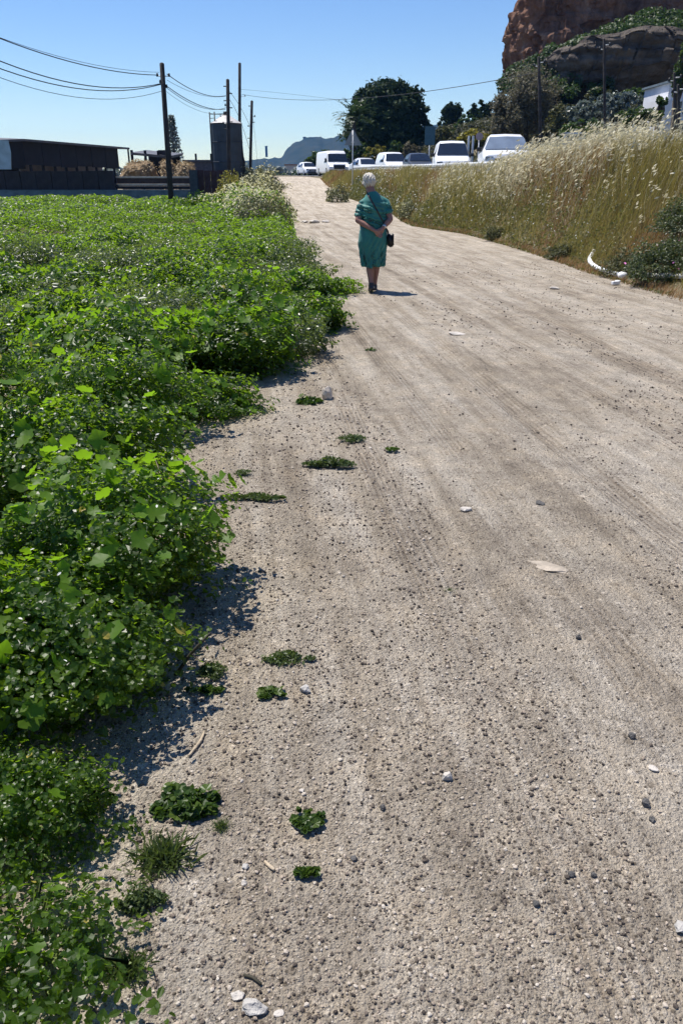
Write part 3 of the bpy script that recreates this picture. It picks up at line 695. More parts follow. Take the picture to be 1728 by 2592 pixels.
# wild oats: pale drooping heads, thick near the crest
SPK = ([(0, 0, 0), (.22, .5, .05), (0, 1, 0), (-.22, .5, -.05)], [(0, 1, 2), (0, 2, 3)])
for (n, y0, y1, w0, k_, sz) in ((9000, 9, 18, .0025, 5, .085), (11000, 15, 25, .0035, 4, .10), (7000, 22, 34, .0045, 3, .11), (3000, 32, 58, .006, 2, .11)):
    x, y, t_ = bankpts(n, y0, y1, .10, 1.12)
    kp = rng.random(n) < (.03 + .97 * sm((t_ - .3) / .45)) * np.clip(3.2 * (fbm(x * .5, y * .3, 2, 71) - .25), .1, 1); x, y, t_ = x[kp], y[kp], t_[kp]; n = len(x)
    near = np.clip((36 - y) / 14, .72, 1)
    L = (.75 + .6 * rng.random(n)) * near * (.45 + .55 * sm((t_ - .1) / .5))
    pos = np.stack([x, y, hz(x, y) - .02], 1)
    g, tip, d = grassblades(pos, L, np.stack([np.full(n, .26), np.full(n, 0.)], 1), np.full(n, w0), rng.random(n) * .5, .5); PO.append(g)
    for j in range(k_):
        bpos = tip - d * (L * rng.uniform(0, .34, n))[:, None] + rng.normal(0, .018, (n, 3))
        hd = np.array([.75, 0, .55]) + rng.normal(0, .38, (n, 3)); hd /= np.linalg.norm(hd, axis=1, keepdims=True)
        sdv = np.cross(hd, rng.normal(0, 1, (n, 3))); sdv /= np.linalg.norm(sdv, axis=1, keepdims=True)
        ln = sz * rng.uniform(.6, 1.3, n)[:, None]
        V = np.stack([bpos, bpos + hd * ln * .5 + sdv * ln * .17, bpos + hd * ln, bpos + hd * ln * .5 - sdv * ln * .17], 1).reshape(-1, 3)
        F = (np.array([[0, 1, 2], [0, 2, 3]])[None] + (np.arange(n) * 4)[:, None, None]).reshape(-1, 3); c = rng.random(n)
        PO.append((V, F, np.repeat(np.stack([c, c, c], 1)[:, None], 4, 1).reshape(-1, 3)))
V, F, C = join(PO); tag(link('wild_oats', np_mesh('wild_oats', V, F, 3, C), m_oat), 'pale feathery wild oats bending to the right along the crest of the bank', 'grass', kind='stuff')
# low leafy weeds mixed into the bank
n = 52000; x, y, t_ = bankpts(n, 10, 60, -.03, .9); kp = fbm(x * .8 + 4, y * .5, 3, 77) + .28 * (1 - t_) > .55; x, y, t_ = x[kp], y[kp], t_[kp]; n = len(x)
pos = np.stack([x, y, hz(x, y) + (.04 + .30 * sm(t_ / .35)) * rng.random(n)], 1); nr = rng.normal(0, .8, (n, 3)); nr[:, 2] += .5
V, F, C = scatter(OV[0], OV[1], pos, nr, (.008 + .0011 * y) * rng.uniform(.6, 1.5, n), np.clip(rng.beta(2, 2, n), 0, 1))
tag(link('bank_weeds', np_mesh('bank_weeds', V, F, 3, C), leafmat('bank_leaf', [(0, (.05, .06, .018)), (.5, (.10, .11, .03)), (1, (.22, .19, .09))], (.25, .26, .05), .35, .5, .4)), 'low leafy weeds mixed into the grass of the bank', 'weeds', kind='stuff')
# small flowers in the bank
n = 330; x, y, t_ = bankpts(n, 10, 60, .1, .9); pos = np.stack([x, y, hz(x, y) + .30 + .2 * rng.random(n)], 1)
nr = rng.normal(0, 1, (n, 3)); nr[:, 2] = abs(nr[:, 2]); V, F, C = scatter(OV[0], OV[1], pos, nr, .006 + .0009 * y, rng.random(n))
tag(link('bank_flowers', np_mesh('bank_flowers', V, F, 3, C), m_petal), 'small white flower heads sprinkled over the grassy bank', 'flowers', kind='stuff')

# bushes in the bank
m_bush = leafmat('bush_green', [(0, (.025, .05, .012)), (.6, (.05, .09, .02)), (1, (.11, .15, .04))], (.15, .25, .03), .3, .45, .4)
m_olive = leafmat('bush_olive', [(0, (.05, .055, .02)), (.6, (.10, .105, .04)), (1, (.17, .16, .07))], (.2, .2, .06), .3, .5, .35)
m_gold = leafmat('bush_gold', [(0, (.09, .10, .02)), (.6, (.20, .19, .03)), (1, (.35, .30, .05))], (.4, .35, .05), .35, .5, .3)
m_bankb = leafmat('bank_bush_leaf', [(0, (.025, .04, .014)), (.6, (.06, .085, .025)), (1, (.14, .15, .05))], (.17, .22, .04), .3, .45, .45)
def bush(name, c, rx, ry, h, n, s0, s1, m, lab, leaf=OV, group=None, lo=.5, cat='bush', z0=None, extra=None):
    c = Vector(c); z0 = float(hz(c.x, c.y)) if z0 is None else z0
    V, F, C = mound_leaves(c.x, c.y, rx, ry, h, n, s0, s1, leaf, 0, .95, z0, lo=lo, up=.5, tilt=.7)
    root = empty(name, (c.x, c.y, z0)); tag(root, lab, cat, group); o3 = np.array([c.x, c.y, z0])
    link('foliage', np_mesh('foliage', V - o3, F, 3, C), m, root)
    lst = []
    for i in range(7):
        a = random.uniform(0, 6.28); q = random.uniform(.3, .7)
        lst.append(([(0, 0, -.05), (rx * q * .5 * math.cos(a), ry * q * .5 * math.sin(a), h * .4), (rx * q * math.cos(a), ry * q * math.sin(a), h * .75)], [.02 * h + .004, .014 * h + .003, .006 * h + .002], 5))
    tubes('stem', lst, m_bark, root)
    if extra:
        mm, nn, s_, up_ = extra
        V, F, C = mound_leaves(c.x, c.y, rx * 1.03, ry * 1.03, h * 1.05, nn, s_ * .7, s_ * 1.3, OV, 0, 1, z0, lo=.93, up=up_)
        link('blossom', np_mesh('blossom', V - o3, F, 3, C), mm, root)
    return root
m_pink = leafmat('petal_pink', [(0, (.55, .12, .40)), (1, (.72, .25, .55))], (.7, .2, .5), .3)
m_cream = leafmat('petal_cream', [(0, (.52, .50, .20)), (.5, (.66, .62, .34)), (1, (.78, .75, .58))], (.7, .66, .3), .35, .5, .3)
bush('bank_bush', gnd(1520, 640), .62, .5, .52, 8500, .010, .028, m_bankb, 'dark green bush with a few pink flowers at the right edge above the straight pipe', extra=(m_pink, 14, .03, .6), group=None)
bush('bank_bush', (5.75, 13.6, 0), .6, .5, .5, 6500, .010, .028, m_bankb, 'dark green bush higher on the bank at the right edge with no pink flowers', group=None)
bush('bank_bush', gnd(1425, 632), .40, .35, .38, 1800, .014, .03, m_olive, 'small grey-green bush tucked into the curve of the white pipe', extra=(m_pink, 2, .02, .6))
for px, py, r, lab in ((1140, 555, .38, 'left one of two low olive weeds at the foot of the bank'), (1290, 600, .34, 'right one of two low olive weeds at the foot of the bank')):
    bush('bank_weed', gnd(px, py - 6), r, r * .8, r * .8, 1500, .015, .035, m_olive, lab, cat='weed')
bush('flowering_weed', gnd(940, 500), .5, .9, .55, 1400, .02, .05, m_olive, 'cream flowering weed at the path edge just right of the person\'s shoulder', extra=(m_cream, 130, .035, .6), cat='weed')
bush('flowering_weed', at(775, 440, 50), .8, 1.5, .9, 1400, .04, .08, m_olive, 'pale flowering weed at the path edge far left of the person\'s head', extra=(m_cream, 90, .05, .6), cat='weed')

# flowering shrubs at the far left edge of the path
def cfl(px, py, Y): return at(px, py, Y)
bush('daisy_bush', (-2.65, 26.8, 0), 1.15, 1.8, .95, 6200, .025, .05, m_olive, 'grey-green olive bush at the left path edge below the cream flowers', leaf=QD, extra=(m_cream, 260, .04, .6))
bush('daisy_bush', (-3.3, 31.5, 0), 1.35, 2.4, 1.15, 5200, .035, .07, m_mallow, 'big green bush covered in cream daisies at the left path edge, nearest to the path', extra=(m_cream, 1300, .055, .7))
bush('daisy_bush', (-4.7, 36.5, 0), 1.5, 2.5, 1.15, 4200, .04, .08, m_mallow, 'bush thick with cream flowers beside the foot of the nearest utility pole', extra=(m_cream, 1100, .06, .7))
bush('daisy_bush', (-4.4, 41.5, 0), 1.2, 2.5, 1.30, 3600, .04, .08, m_olive, 'pale flower-covered bush farther along, in front of the dark red fence', extra=(m_cream, 1300, .07, .7))
bush('yellow_bush', (-5.75, 45.5, 0), 1.0, 1.5, 1.75, 3200, .05, .09, m_gold, 'mustard yellow bush at the foot of the pole in front of the silo')
bush('hedge_shrub', (-5.3, 55, 0), 1.6, 3.0, 1.5, 3200, .06, .10, m_olive, 'pale olive shrub where the path bends, left of the path', extra=(m_cream, 480, .08, .7))
bush('hedge_shrub', (-6.2, 64, 0), 1.9, 3.5, 1.75, 3200, .07, .12, m_olive, 'long pale shrub row in front of the far small white car', extra=(m_cream, 300, .09, .7))
bush('hedge_shrub', (-9.2, 60, 0), 1.5, 2.0, 1.7, 2400, .06, .11, m_olive, 'grey shrub beside the foot of the farthest leaning pole')
bush('mallow_shrub', (-6.5, 37.0, 0), 1.2, 1.6, .85, 3400, .045, .08, m_mallow, 'bright green leafy bush with a few white blooms right beside the nearest utility pole', extra=(m_cream, 30, .06, .7))

# ------------------------------------------------------------------ white pipes
m_pvc = simple('white_plastic', (.78, .78, .76), .45, .08)
p = [gnd(a, b) for a, b in ((1362, 588), (1352, 605), (1362, 620), (1385, 631), (1405, 638), (1428, 643))]
p = [Vector((q.x, q.y, float(hz(q.x, q.y)) + .07)) for q in p]; p[0].z += .02; p = spline(p)
root = empty('bent_pipe', p[2]); tag(root, 'white plastic pipe curving out of the bank onto the path edge', 'pipe')
loc = [q - p[2] for q in p]
tubes('tube', [(loc, .040, 12)], m_pvc, root); tubes('coupling', [([loc[-1] - (loc[-1] - loc[-2]).normalized() * .07, loc[-1] + (loc[-1] - loc[-2]).normalized() * .05], .056, 12)], m_pvc, root)
tag(boxes('plastic_scrap', [(0, 0, .03, .13, .06, .05, .3), (.04, .03, .05, .06, .08, .03, 1)], m_pvc, None, .01, gnd(1412, 654)), 'broken white plastic scrap on the path edge by the end of the curved pipe', 'scrap')
p = [gnd(a, b) for a, b in ((1452, 643), (1500, 645), (1580, 648))]; p = [Vector((q.x, q.y, float(hz(q.x, q.y)) + .08)) for q in p]
tag(tubes('straight_pipe', [(p, .04, 12)], m_pvc), 'straight thin white pipe lying in the weeds at the right edge', 'pipe')

# ------------------------------------------------------------------ guard rail
m_galv = simple('galvanised', (.62, .63, .62), .5, .12, 5, .05, .2)
m_post = simple('weathered_post', (.16, .15, .14), .8, .3)
root = empty('guard_rail', (0, 0, 0)); tag(root, 'white metal guard rail along the road above the grassy bank', 'guard rail')
Ys = np.arange(11, 70, 1.0); prof = [(.0, .31), (-.05, .27), (-.05, .20), (0, .155), (-.05, .11), (-.05, .04), (0, 0)]
def railp(y): return float(cr(y)) + .42, float(ip(zr_p, y)) + .44
v = []; f = []
for y in Ys:
    x, z = railp(y)
    for a, b_ in prof: v.append((x + a, y, z + b_))
k = len(prof)
for i in range(len(Ys) - 1):
    for j in range(k - 1): f.append((i * k + j, i * k + j + 1, (i + 1) * k + j + 1, (i + 1) * k + j))
beam = pydata('beam', v, f, m_galv, root); md = beam.modifiers.new('s', 'SOLIDIFY'); md.thickness = .006
for y in np.arange(12, 69, 2.0):
    x, z = railp(y); boxes('post', [(0, 0, 0, .07, .12, .9)], m_post, root, 0, (x + .08, y, z - .2))

# ------------------------------------------------------------------ vehicles (front faces -Y)
m_carw = simple('car_paint_white', (.78, .79, .80), .28, .03, 2, 0, 0, .6)
m_cars = simple('car_paint_silver', (.58, .60, .62), .3, .05, 2, 0, 0, .6)
m_cargr = simple('car_paint_grey', (.045, .05, .06), .3, .08, 2, 0, 0, .6)
m_glass = simple('car_glass', (.015, .02, .03), .08, .1, 2, 0, 0, .7)
m_blk = simple('black_trim', (.02, .02, .022), .55, .15)
m_tyre = simple('tyre_rubber', (.018, .018, .018), .9, .2)
m_rim = simple('wheel_rim', (.45, .46, .48), .4, .1, 4, 0, .7)
m_lens = simple('lamp_lens', (.22, .24, .27), .15, .05, 2, 0, 0, .7)
m_lamp = bpy.data.materials.new('lit_headlamp'); t, b, o = nodes(m_lamp); b.inputs['Emission Color'].default_value = (1, .95, .85, 1); b.inputs['Emission Strength'].default_value = 9
b.inputs['Base Color'].default_value = (.8, .8, .8, 1)
m_plate = simple('blank_plate', (.7, .7, .68), .5, .05)
m_glass_skyrefl = simple('sky_reflection_glass', (.16, .20, .26), .12, .15, 1.5, 0, 0, .7)  # lighter glass with the sky's reflection put into its colour
def vehicle(kind, L, Wd, H, paint, lab, loc, rz, lit=False, plateless=False):
    root = empty(kind, loc, rz); tag(root, lab, 'car' if kind in ('hatchback', 'saloon_car') else 'truck' if kind == 'light_truck' else 'van' if kind == 'small_van' else 'pickup')
    w2 = Wd / 2
    # station: y, sill z, hood/belt z, top z, half width low, half width belt, half width top
    if kind == 'hatchback': stn = [(-.5, .35, .55, .62, .80, .80, .70), (-.48, .22, .62, .74, .93, .90, .76), (-.36, .2, .68, .84, 1, .96, .80), (-.23, .2, .86, .92, 1, .98, .84), (-.06, .2, .90, 1.42, 1, .98, .70), (.15, .2, .92, 1.48, 1, .98, .70), (.36, .2, .94, 1.42, 1, .98, .70), (.48, .22, .96, 1.05, .96, .95, .8), (.5, .35, .9, .95, .9, .9, .8)]; zt = 1.48; ck, rk, bk = 3, 4, 6
    elif kind == 'saloon_car': stn = [(-.5, .35, .52, .60, .80, .80, .70), (-.48, .22, .6, .72, .93, .90, .76), (-.36, .2, .66, .82, 1, .96, .80), (-.24, .2, .82, .90, 1, .98, .84), (-.07, .2, .88, 1.36, 1, .98, .70), (.10, .2, .9, 1.43, 1, .98, .70), (.24, .2, .92, 1.36, 1, .98, .68), (.38, .2, .94, 1.0, 1, .97, .8), (.49, .22, .92, .98, .95, .93, .78), (.5, .35, .85, .9, .9, .9, .8)]; zt = 1.43; ck, rk, bk = 3, 4, 6
    elif kind == 'small_van': stn = [(-.5, .35, .62, .72, .82, .82, .72), (-.48, .24, .74, .86, .94, .92, .80), (-.40, .22, .86, 1.00, 1, .97, .84), (-.30, .22, 1.0, 1.08, 1, .99, .86), (-.13, .22, 1.06, 1.74, 1, .99, .74), (.02, .22, 1.08, 1.83, 1, .99, .76), (.40, .22, 1.1, 1.83, 1, .99, .78), (.49, .24, 1.1, 1.76, .98, .97, .76), (.5, .35, 1.1, 1.7, .95, .95, .75)]; zt = 1.83; ck, rk, bk = 3, 4, 6
    elif kind == 'pickup': stn = [(-.5, .45, .78, .86, .84, .84, .76), (-.485, .32, .84, 1.0, .95, .94, .84), (-.42, .3, .9, 1.10, 1, .98, .86), (-.25, .3, 1.08, 1.16, 1, .99, .88), (-.12, .3, 1.12, 1.70, 1, .99, .70), (.0, .3, 1.12, 1.78, 1, .99, .70), (.13, .3, 1.12, 1.72, 1, .99, .70), (.17, .3, 1.1, 1.16, 1, .99, .97), (.49, .3, 1.1, 1.14, 1, .99, .97), (.5, .4, 1.08, 1.12, .98, .97, .95)]; zt = 1.78; ck, rk, bk = 3, 4, 6
    else: stn = [(-.5, .45, .80, 1.02, .90, .90, .84), (-.49, .30, .95, 1.10, .97, .96, .88), (-.44, .28, 1.05, 1.18, 1, .98, .9), (-.40, .28, 1.12, 1.24, 1, 1, .92), (-.30, .28, 1.2, 2.1, 1, 1, .86), (-.24, .28, 1.2, 2.32, 1, 1, .90), (.3, .28, 1.2, 2.32, 1, 1, .92), (.49, .28, 1.2, 2.30, 1, 1, .92), (.5, .3, 1.2, 2.28, .99, .99, .91)]; zt = 2.32; ck, rk, bk = 3, 4, 6
    k = H / zt; v = []; f = []
    stn = [(a * L, b_ * k, c * k, d * k, e * w2, g * w2, h * w2) for a, b_, c, d, e, g, h in stn]
    def sec(s):
        y, z0, z1, z2, a, b_, c = s; m_ = (z0 + z1) / 2; q = .12 * (z2 - z1)
        return [(-a * .9, y, z0), (-a, y, z0 + .1 * (z1 - z0)), (-a, y, m_), (-b_, y, z1), (-(c + .12 * (b_ - c)), y, z2 - q * 1.2), (-c * .88, y, z2), (0, y, z2 + .02), (c * .88, y, z2), ((c + .12 * (b_ - c)), y, z2 - q * 1.2), (b_, y, z1), (a, y, m_), (a, y, z0 + .1 * (z1 - z0)), (a * .9, y, z0)]
    ns = 13
    for s in stn: v += sec(s)
    for i in range(len(stn) - 1):
        for j in range(ns - 1): f.append((i * ns + j, (i + 1) * ns + j, (i + 1) * ns + j + 1, i * ns + j + 1))
        f.append((i * ns + ns - 1, (i + 1) * ns + ns - 1, (i + 1) * ns, i * ns))
    f.append(tuple(range(ns))); f.append(tuple(range((len(stn)) * ns - 1, (len(stn) - 1) * ns - 1, -1)))
    body = pydata('body', v, f, paint, root, True)
    bvm = body.modifiers.new('b', 'BEVEL'); bvm.width = .07; bvm.segments = 3; bvm.limit_method = 'ANGLE'; bvm.angle_limit = R(24)
    try: body.data.set_sharp_from_angle(angle=R(38))
    except Exception: pass
    # windscreen on the cowl-to-roof slope
    A, B = stn[ck], stn[rk]
    def lerp(u): return tuple(A[i] + (B[i] - A[i]) * u for i in range(7))
    a0, a1 = lerp(.08), lerp(.93); ey = .022
    wz0 = a0[3] + .01; wz1 = a1[3] + .005
    hb, ht = a0[6] * 1.03, a1[6] * .97
    pydata('windscreen', [(-hb, a0[0] - ey, wz0), (0, a0[0] - ey - .03, wz0 + .015), (hb, a0[0] - ey, wz0), (ht, a1[0] - ey, wz1), (0, a1[0] - ey - .03, wz1 + .02), (-ht, a1[0] - ey, wz1)], [(0, 1, 4, 5), (1, 2, 3, 4)], m_glass_skyrefl if kind == 'pickup' else m_glass, root)
    C_ = stn[bk]
    for s in (-1, 1):
        y0 = (A[0] + B[0]) / 2 + .18; zb = B[2] + .03; x0 = B[5] + .012; x1 = (B[6] + .15 * (B[5] - B[6])) + .012; zt_ = B[3] - .16 * (B[3] - B[2])
        ye = C_[0] - .05 if kind != 'light_truck' else B[0] + .9
        if kind == 'small_van': ye = L * .12
        q = [(s * x0, y0, zb), (s * x0, ye, zb), (s * x1, ye - .05, zt_), (s * x1, B[0] + .06, zt_)]
        pydata('side_window', q, [(0, 1, 2, 3) if s > 0 else (3, 2, 1, 0)], m_glass, root)
    fy = stn[1][0] - .005; hz_ = stn[1][2]
    for s in (-1, 1):
        hl = boxes('headlight', [(0, 0, 0, .30 if not lit else .26, .12, .15)], m_lamp if lit else m_lens, root, .03, (s * w2 * .74, fy - .0, hz_ + .02))
    boxes('grille', [(0, 0, 0, Wd * .52, .06, .18 if kind != 'light_truck' else .36)], m_blk, root, .02, (0, stn[0][0] + .0, hz_ - .06 if kind != 'light_truck' else hz_ - .12))
    boxes('bumper', [(0, 0, 0, Wd * .9, .16, .2)], paint if kind not in ('light_truck',) else m_blk, root, .05, (0, stn[0][0] + .03, stn[1][1] + .17))
    boxes('air_intake', [(0, 0, 0, Wd * .74, .08, .16)], m_blk, root, .02, (0, stn[0][0] - .03, stn[1][1] + .13))  # grille and intake enlarged in black, also standing in for the front's shade
    boxes('number_plate', [(0, 0, 0, .5, .02, .11)], m_plate, root, 0, (0, stn[0][0] - .075, stn[1][1] + .26))
    for s in (-1, 1):
        boxes('mirror', [(0, 0, 0, .2, .1, .15 if kind != 'light_truck' else .32)], m_blk if kind != 'hatchback' else paint, root, .03, (s * (w2 + .09), (A[0] + B[0]) / 2 + .05, B[2] + .1 if kind != 'light_truck' else B[2] + .25))
    wr = .31 if kind in ('hatchback', 'saloon_car') else .34 if kind == 'small_van' else .38
    for yy_ in (-L * .31, L * .29):
        for s in (-1, 1):
            wroot = tubes('wheel', [([(s * (w2 - .2), 0, 0), (s * (w2 - .16), 0, 0), (s * (w2 - .02), 0, 0), (s * (w2 + .01), 0, 0)], [wr * .92, wr, wr, wr * .92], 20)], m_tyre, root, True, (0, yy_, wr))
            tubes('rim', [([(s * (w2 - .01), 0, 0), (s * (w2 + .02), 0, 0)], [wr * .66, wr * .6], 14)], m_rim, wroot, False)
    return root
def road(Y): return float(ip(zr_p, Y)) + .03
vehicle('pickup', 5.0, 1.9, 1.78, m_carw, 'white pickup nearest on the road, its windscreen half behind tall oat heads', (at(1157, 360, 30).x + .85, 34.5, road(34)), R(-7))
vehicle('small_van', 4.4, 1.82, 1.84, m_carw, 'rounded white van with a wide dark windscreen left of the white pickup', (at(1031, 350, 41).x + .55, 44.5, road(44)), R(-4))
vehicle('hatchback', 4.1, 1.76, 1.52, m_cargr, 'dark car partly hidden by grass between two white vans', (at(972, 350, 56).x, 59.5, road(59)), R(4))
vehicle('small_van', 4.3, 1.80, 1.72, m_carw, 'white van behind tall grass left of the dark car', (at(908, 350, 62).x, 66, road(66)), R(10))
vehicle('saloon_car', 4.4, 1.76, 1.45, m_cars, 'white saloon half hidden by grass right of the oncoming truck', (at(840, 366, 71).x, 73, road(73)), R(18))
vehicle('light_truck', 5.6, 2.05, 2.2, m_carw, 'white boxy truck with both headlamps lit coming toward the path', (at(763, 385, 80).x, 82, road(82)), R(14), True)
vehicle('hatchback', 4.1, 1.76, 1.5, m_carw, 'small white car, the farthest and leftmost of the vehicles', (at(705, 390, 103).x, 105, road(104)), R(20))
# ------------------------------------------------------------------ the person
m_skin = simple('skin', (.30, .15, .11), .55, .06, 8, 0, 0, .35)
m_dress = bpy.data.materials.new('green_dress'); t, b, o = nodes(m_dress); tc = N(t, 'ShaderNodeTexCoord')
n1 = noise(t, tc.outputs['Object'], 9, 3); r = ramp(t, [(.3, (.007, .11, .097)), (.7, (.011, .18, .145))]); t.links.new(n1, r.inputs[0]); t.links.new(r.outputs[0], b.inputs['Base Color'])
b.inputs['Roughness'].default_value = .6; b.inputs['Sheen Weight'].default_value = .2
m_hair = simple('grey_hair', (.60, .56, .49), .6, .15, 30, .5, 0, .4)
m_shoe = simple('dark_shoe', (.05, .045, .045), .6, .3); m_sole = simple('shoe_sole', (.25, .23, .2), .8, .2)
m_bag = simple('black_leather', (.012, .012, .013), .45, .2); m_metal = simple('watch_metal', (.6, .6, .58), .3, .1, 5, 0, .8)

def ring_loft(rings, n=20):
    """rings: (cx,cy,cz,rx,ry) horizontal ellipses, capped"""
    v = []; f = []
    for (x, y, z, rx, ry) in rings:
        for k in range(n):
            a = 2 * math.pi * k / n; v.append((x + rx * math.cos(a), y + ry * math.sin(a), z))
    for i in range(len(rings) - 1):
        for k in range(n): f.append((i * n + k, i * n + (k + 1) % n, (i + 1) * n + (k + 1) % n, (i + 1) * n + k))
    f.append(tuple(range(n - 1, -1, -1))); f.append(tuple(range((len(rings) - 1) * n, len(rings) * n)))
    return v, f
def capsule(pts, rad, seg=12):
    """tube with rounded ends"""
    pts = [Vector(p) for p in pts]; rad = list(rad)
    d0 = (pts[0] - pts[1]).normalized(); d1 = (pts[-1] - pts[-2]).normalized()
    P0 = [pts[0] + d0 * rad[0] * .9, pts[0] + d0 * rad[0] * .6]; P1 = [pts[-1] + d1 * rad[-1] * .6, pts[-1] + d1 * rad[-1] * .9]
    return tube_mesh(P0 + pts + P1, [rad[0] * .35, rad[0] * .8] + rad + [rad[-1] * .8, rad[-1] * .35], seg)
def ellipsoid(c, r, rot=None, seg=20, rings=12):
    v = []; f = []
    for i in range(rings + 1):
        th = math.pi * i / rings
        for k in range(seg):
            a = 2 * math.pi * k / seg; p = Vector((r[0] * math.sin(th) * math.cos(a), r[1] * math.sin(th) * math.sin(a), r[2] * math.cos(th)))
            if rot is not None: p = rot @ p
            v.append(p + Vector(c))
    for i in range(rings):
        for k in range(seg): f.append((i * seg + k, i * seg + (k + 1) % seg, (i + 1) * seg + (k + 1) % seg, (i + 1) * seg + k))
    return v, f
def fuse(name, parts, voxel, m, parent, smooth_it=4, fac=.5):
    V = []; F = []
    for v, f in parts:
        k = len(V); V += [tuple(q) for q in v]; F += [tuple(i + k for i in q) for q in f]
    me = bpy.data.meshes.new(name); me.from_pydata(V, [], F); me.update()
    bm = bmesh.new(); bm.from_mesh(me); bmesh.ops.remove_doubles(bm, verts=bm.verts, dist=1e-5); bmesh.ops.recalc_face_normals(bm, faces=bm.faces); bm.to_mesh(me); bm.free()
    tmp = bpy.data.objects.new(name, me); COL.objects.link(tmp)
    r_ = tmp.modifiers.new('r', 'REMESH'); r_.mode = 'VOXEL'; r_.voxel_size = voxel; r_.use_smooth_shade = True
    s_ = tmp.modifiers.new('s', 'SMOOTH'); s_.iterations = smooth_it; s_.factor = fac
    dg = bpy.context.evaluated_depsgraph_get(); dg.update()
    out = bpy.data.meshes.new_from_object(tmp.evaluated_get(dg)); bpy.data.objects.remove(tmp)
    out.name = name
    return link(name, out, m, parent, None, True)

pp = gnd(855, 670); pp.z = float(pz(pp.x, pp.y))
PX, PYY = float(pp.x), float(pp.y)
person = empty('person', (PX, PYY, pp.z), R(2))
tag(person, 'person in a green short-sleeved dress walking up the path with hands clasped behind the back', 'person')
# joints, local: x right, y forward, z up
head = Vector((-.068, .045, 1.485))
shL, shR = Vector((-.165, .0, 1.205)), Vector((.165, .0, 1.228))
elL, elR = Vector((-.232, -.09, 1.00)), Vector((.232, -.085, 1.01))
wrL, wrR = Vector((.000, -.205, .868)), Vector((.125, -.195, .905))
B = []
B.append(ellipsoid(head + Vector((0, 0, .015)), (.076, .094, .105)))                                        # skull
B.append(ellipsoid(head + Vector((0, .05, -.045)), (.056, .055, .062)))                                     # jaw
B.append(ellipsoid(head + Vector((0, .105, -.02)), (.014, .022, .022)))                                    # nose
for s in (-1, 1): B.append(ellipsoid(head + Vector((s * .079, .0, -.012)), (.012, .022, .032)))             # ears
B.append(capsule([head + Vector((.01, -.015, -.06)), (-.045, -.01, 1.37), (-.01, -.01, 1.30)], [.060, .061, .075]))
B.append(ring_loft([(0, 0, .62, .17, .12), (0, 0, .75, .185, .135), (0, 0, .95, .15, .12), (0, -.005, 1.12, .16, .125), (0, -.01, 1.24, .150, .11), (-.005, -.01, 1.32, .08, .075)]))
def arm(sh, el, wr, B):
    B.append(capsule([sh, sh.lerp(el, .45), el], [.052, .050, .040])); B.append(capsule([el, el.lerp(wr, .35), el.lerp(wr, .8), wr], [.040, .041, .030, .026]))
arm(shL, elL, wrL, B); arm(shR, elR, wrR, B)
def hand(B, wr, d, side, curl, seed):
    """palm with four fingers of unequal length and a thumb; d = pointing direction, side = thumb side"""
    d = d.normalized(); side = (side - d * side.dot(d)).normalized(); nrm = d.cross(side)
    pc = wr + d * .045
    B.append(capsule([wr, wr + d * .035 + side * .012, wr + d * .075 + side * .018], [.024, .026, .020], 10)); B.append(capsule([wr + d * .01, wr + d * .04 - side * .014, wr + d * .072 - side * .02], [.022, .024, .017], 10))
    for i, L_ in enumerate((.066, .075, .070, .056)):
        base = wr + d * (.082 - .004 * abs(i - 1)) + side * (.027 - .018 * i)
        dd = d; p = [base - d * .02, base]
        for j in range(3):
            dd = (dd + nrm * curl * (.5 + .15 * j)).normalized(); p.append(p[-1] + dd * L_ / 3)
        B.append(capsule(p, [.0085, .0090, .0085, .0080, .0068], 8))
    tb = wr + d * .025 + side * .026
    B.append(capsule([tb, tb + side * .022 + d * .022, tb + side * .026 + d * .050 + nrm * curl * .02], [.011, .010, .0085], 8))
# the left hand holds the right one: right hand hangs down, left closes over it
hand(B, wrR, Vector((-.50, -.08, -.80)), Vector((-.6, -.3, .5)), .45, 1)
hand(B, wrL, Vector((.72, -.10, -.52)), Vector((.3, -.2, .8)), .7, 2)
# legs: right foot in front, left foot just leaving the ground behind
hipL, hipR = Vector((-.085, .0, .74)), Vector((.085, .0, .74))
knL, knR = Vector((-.045, .045, .42)), Vector((.055, .11, .43))
anL, anR = Vector((-.026, -.085, .115)), Vector((.040, .16, .085))
for h_, k_, a_ in ((hipL, knL, anL), (hipR, knR, anR)):
    B.append(capsule([h_, h_.lerp(k_, .5), k_], [.092, .080, .058], 14))
    cm = k_.lerp(a_, .35) + Vector((0, -.018, 0)); B.append(capsule([k_, cm, k_.lerp(a_, .72), a_], [.055, .059, .043, .036], 14))
toL, toR = Vector((-.03, .07, .03)), Vector((.055, .33, .035))
for a_, t_ in ((anL, toL), (anR, toR)): B.append(capsule([a_, a_.lerp(t_, .5) + Vector((0, 0, -.02)), t_], [.034, .036, .028]))
body = fuse('body', B, .006, m_skin, person, 3)
# hair
H = [ellipsoid(head + Vector((0, -.008, .028)), (.087, .102, .098)), ellipsoid(head + Vector((-.012, -.046, .012)), (.076, .056, .070)), ellipsoid(head + Vector((.02, -.040, .03)), (.074, .06, .06)), ellipsoid(head + Vector((-.03, -.03, .06)), (.062, .07, .06))]
hair = fuse('hair', H, .006, m_hair, person, 3)
hv = np.array([v.co[:] for v in hair.data.vertices]); 
for i, v_ in enumerate(hair.data.vertices):
    q = v_.co - head; a = math.atan2(q.x, -q.y); d = .006 * math.sin(a * 13 + 3 * math.sin(q.z * 40)) + .005 * math.sin(a * 29 + q.z * 70) + .012 * (float(vnoise(a * 3, q.z * 25, 4)) - .5)
    v_.co += q.normalized() * d
    if q.y > .05 and q.z < .05: v_.co.y -= (q.y - .05) * .9
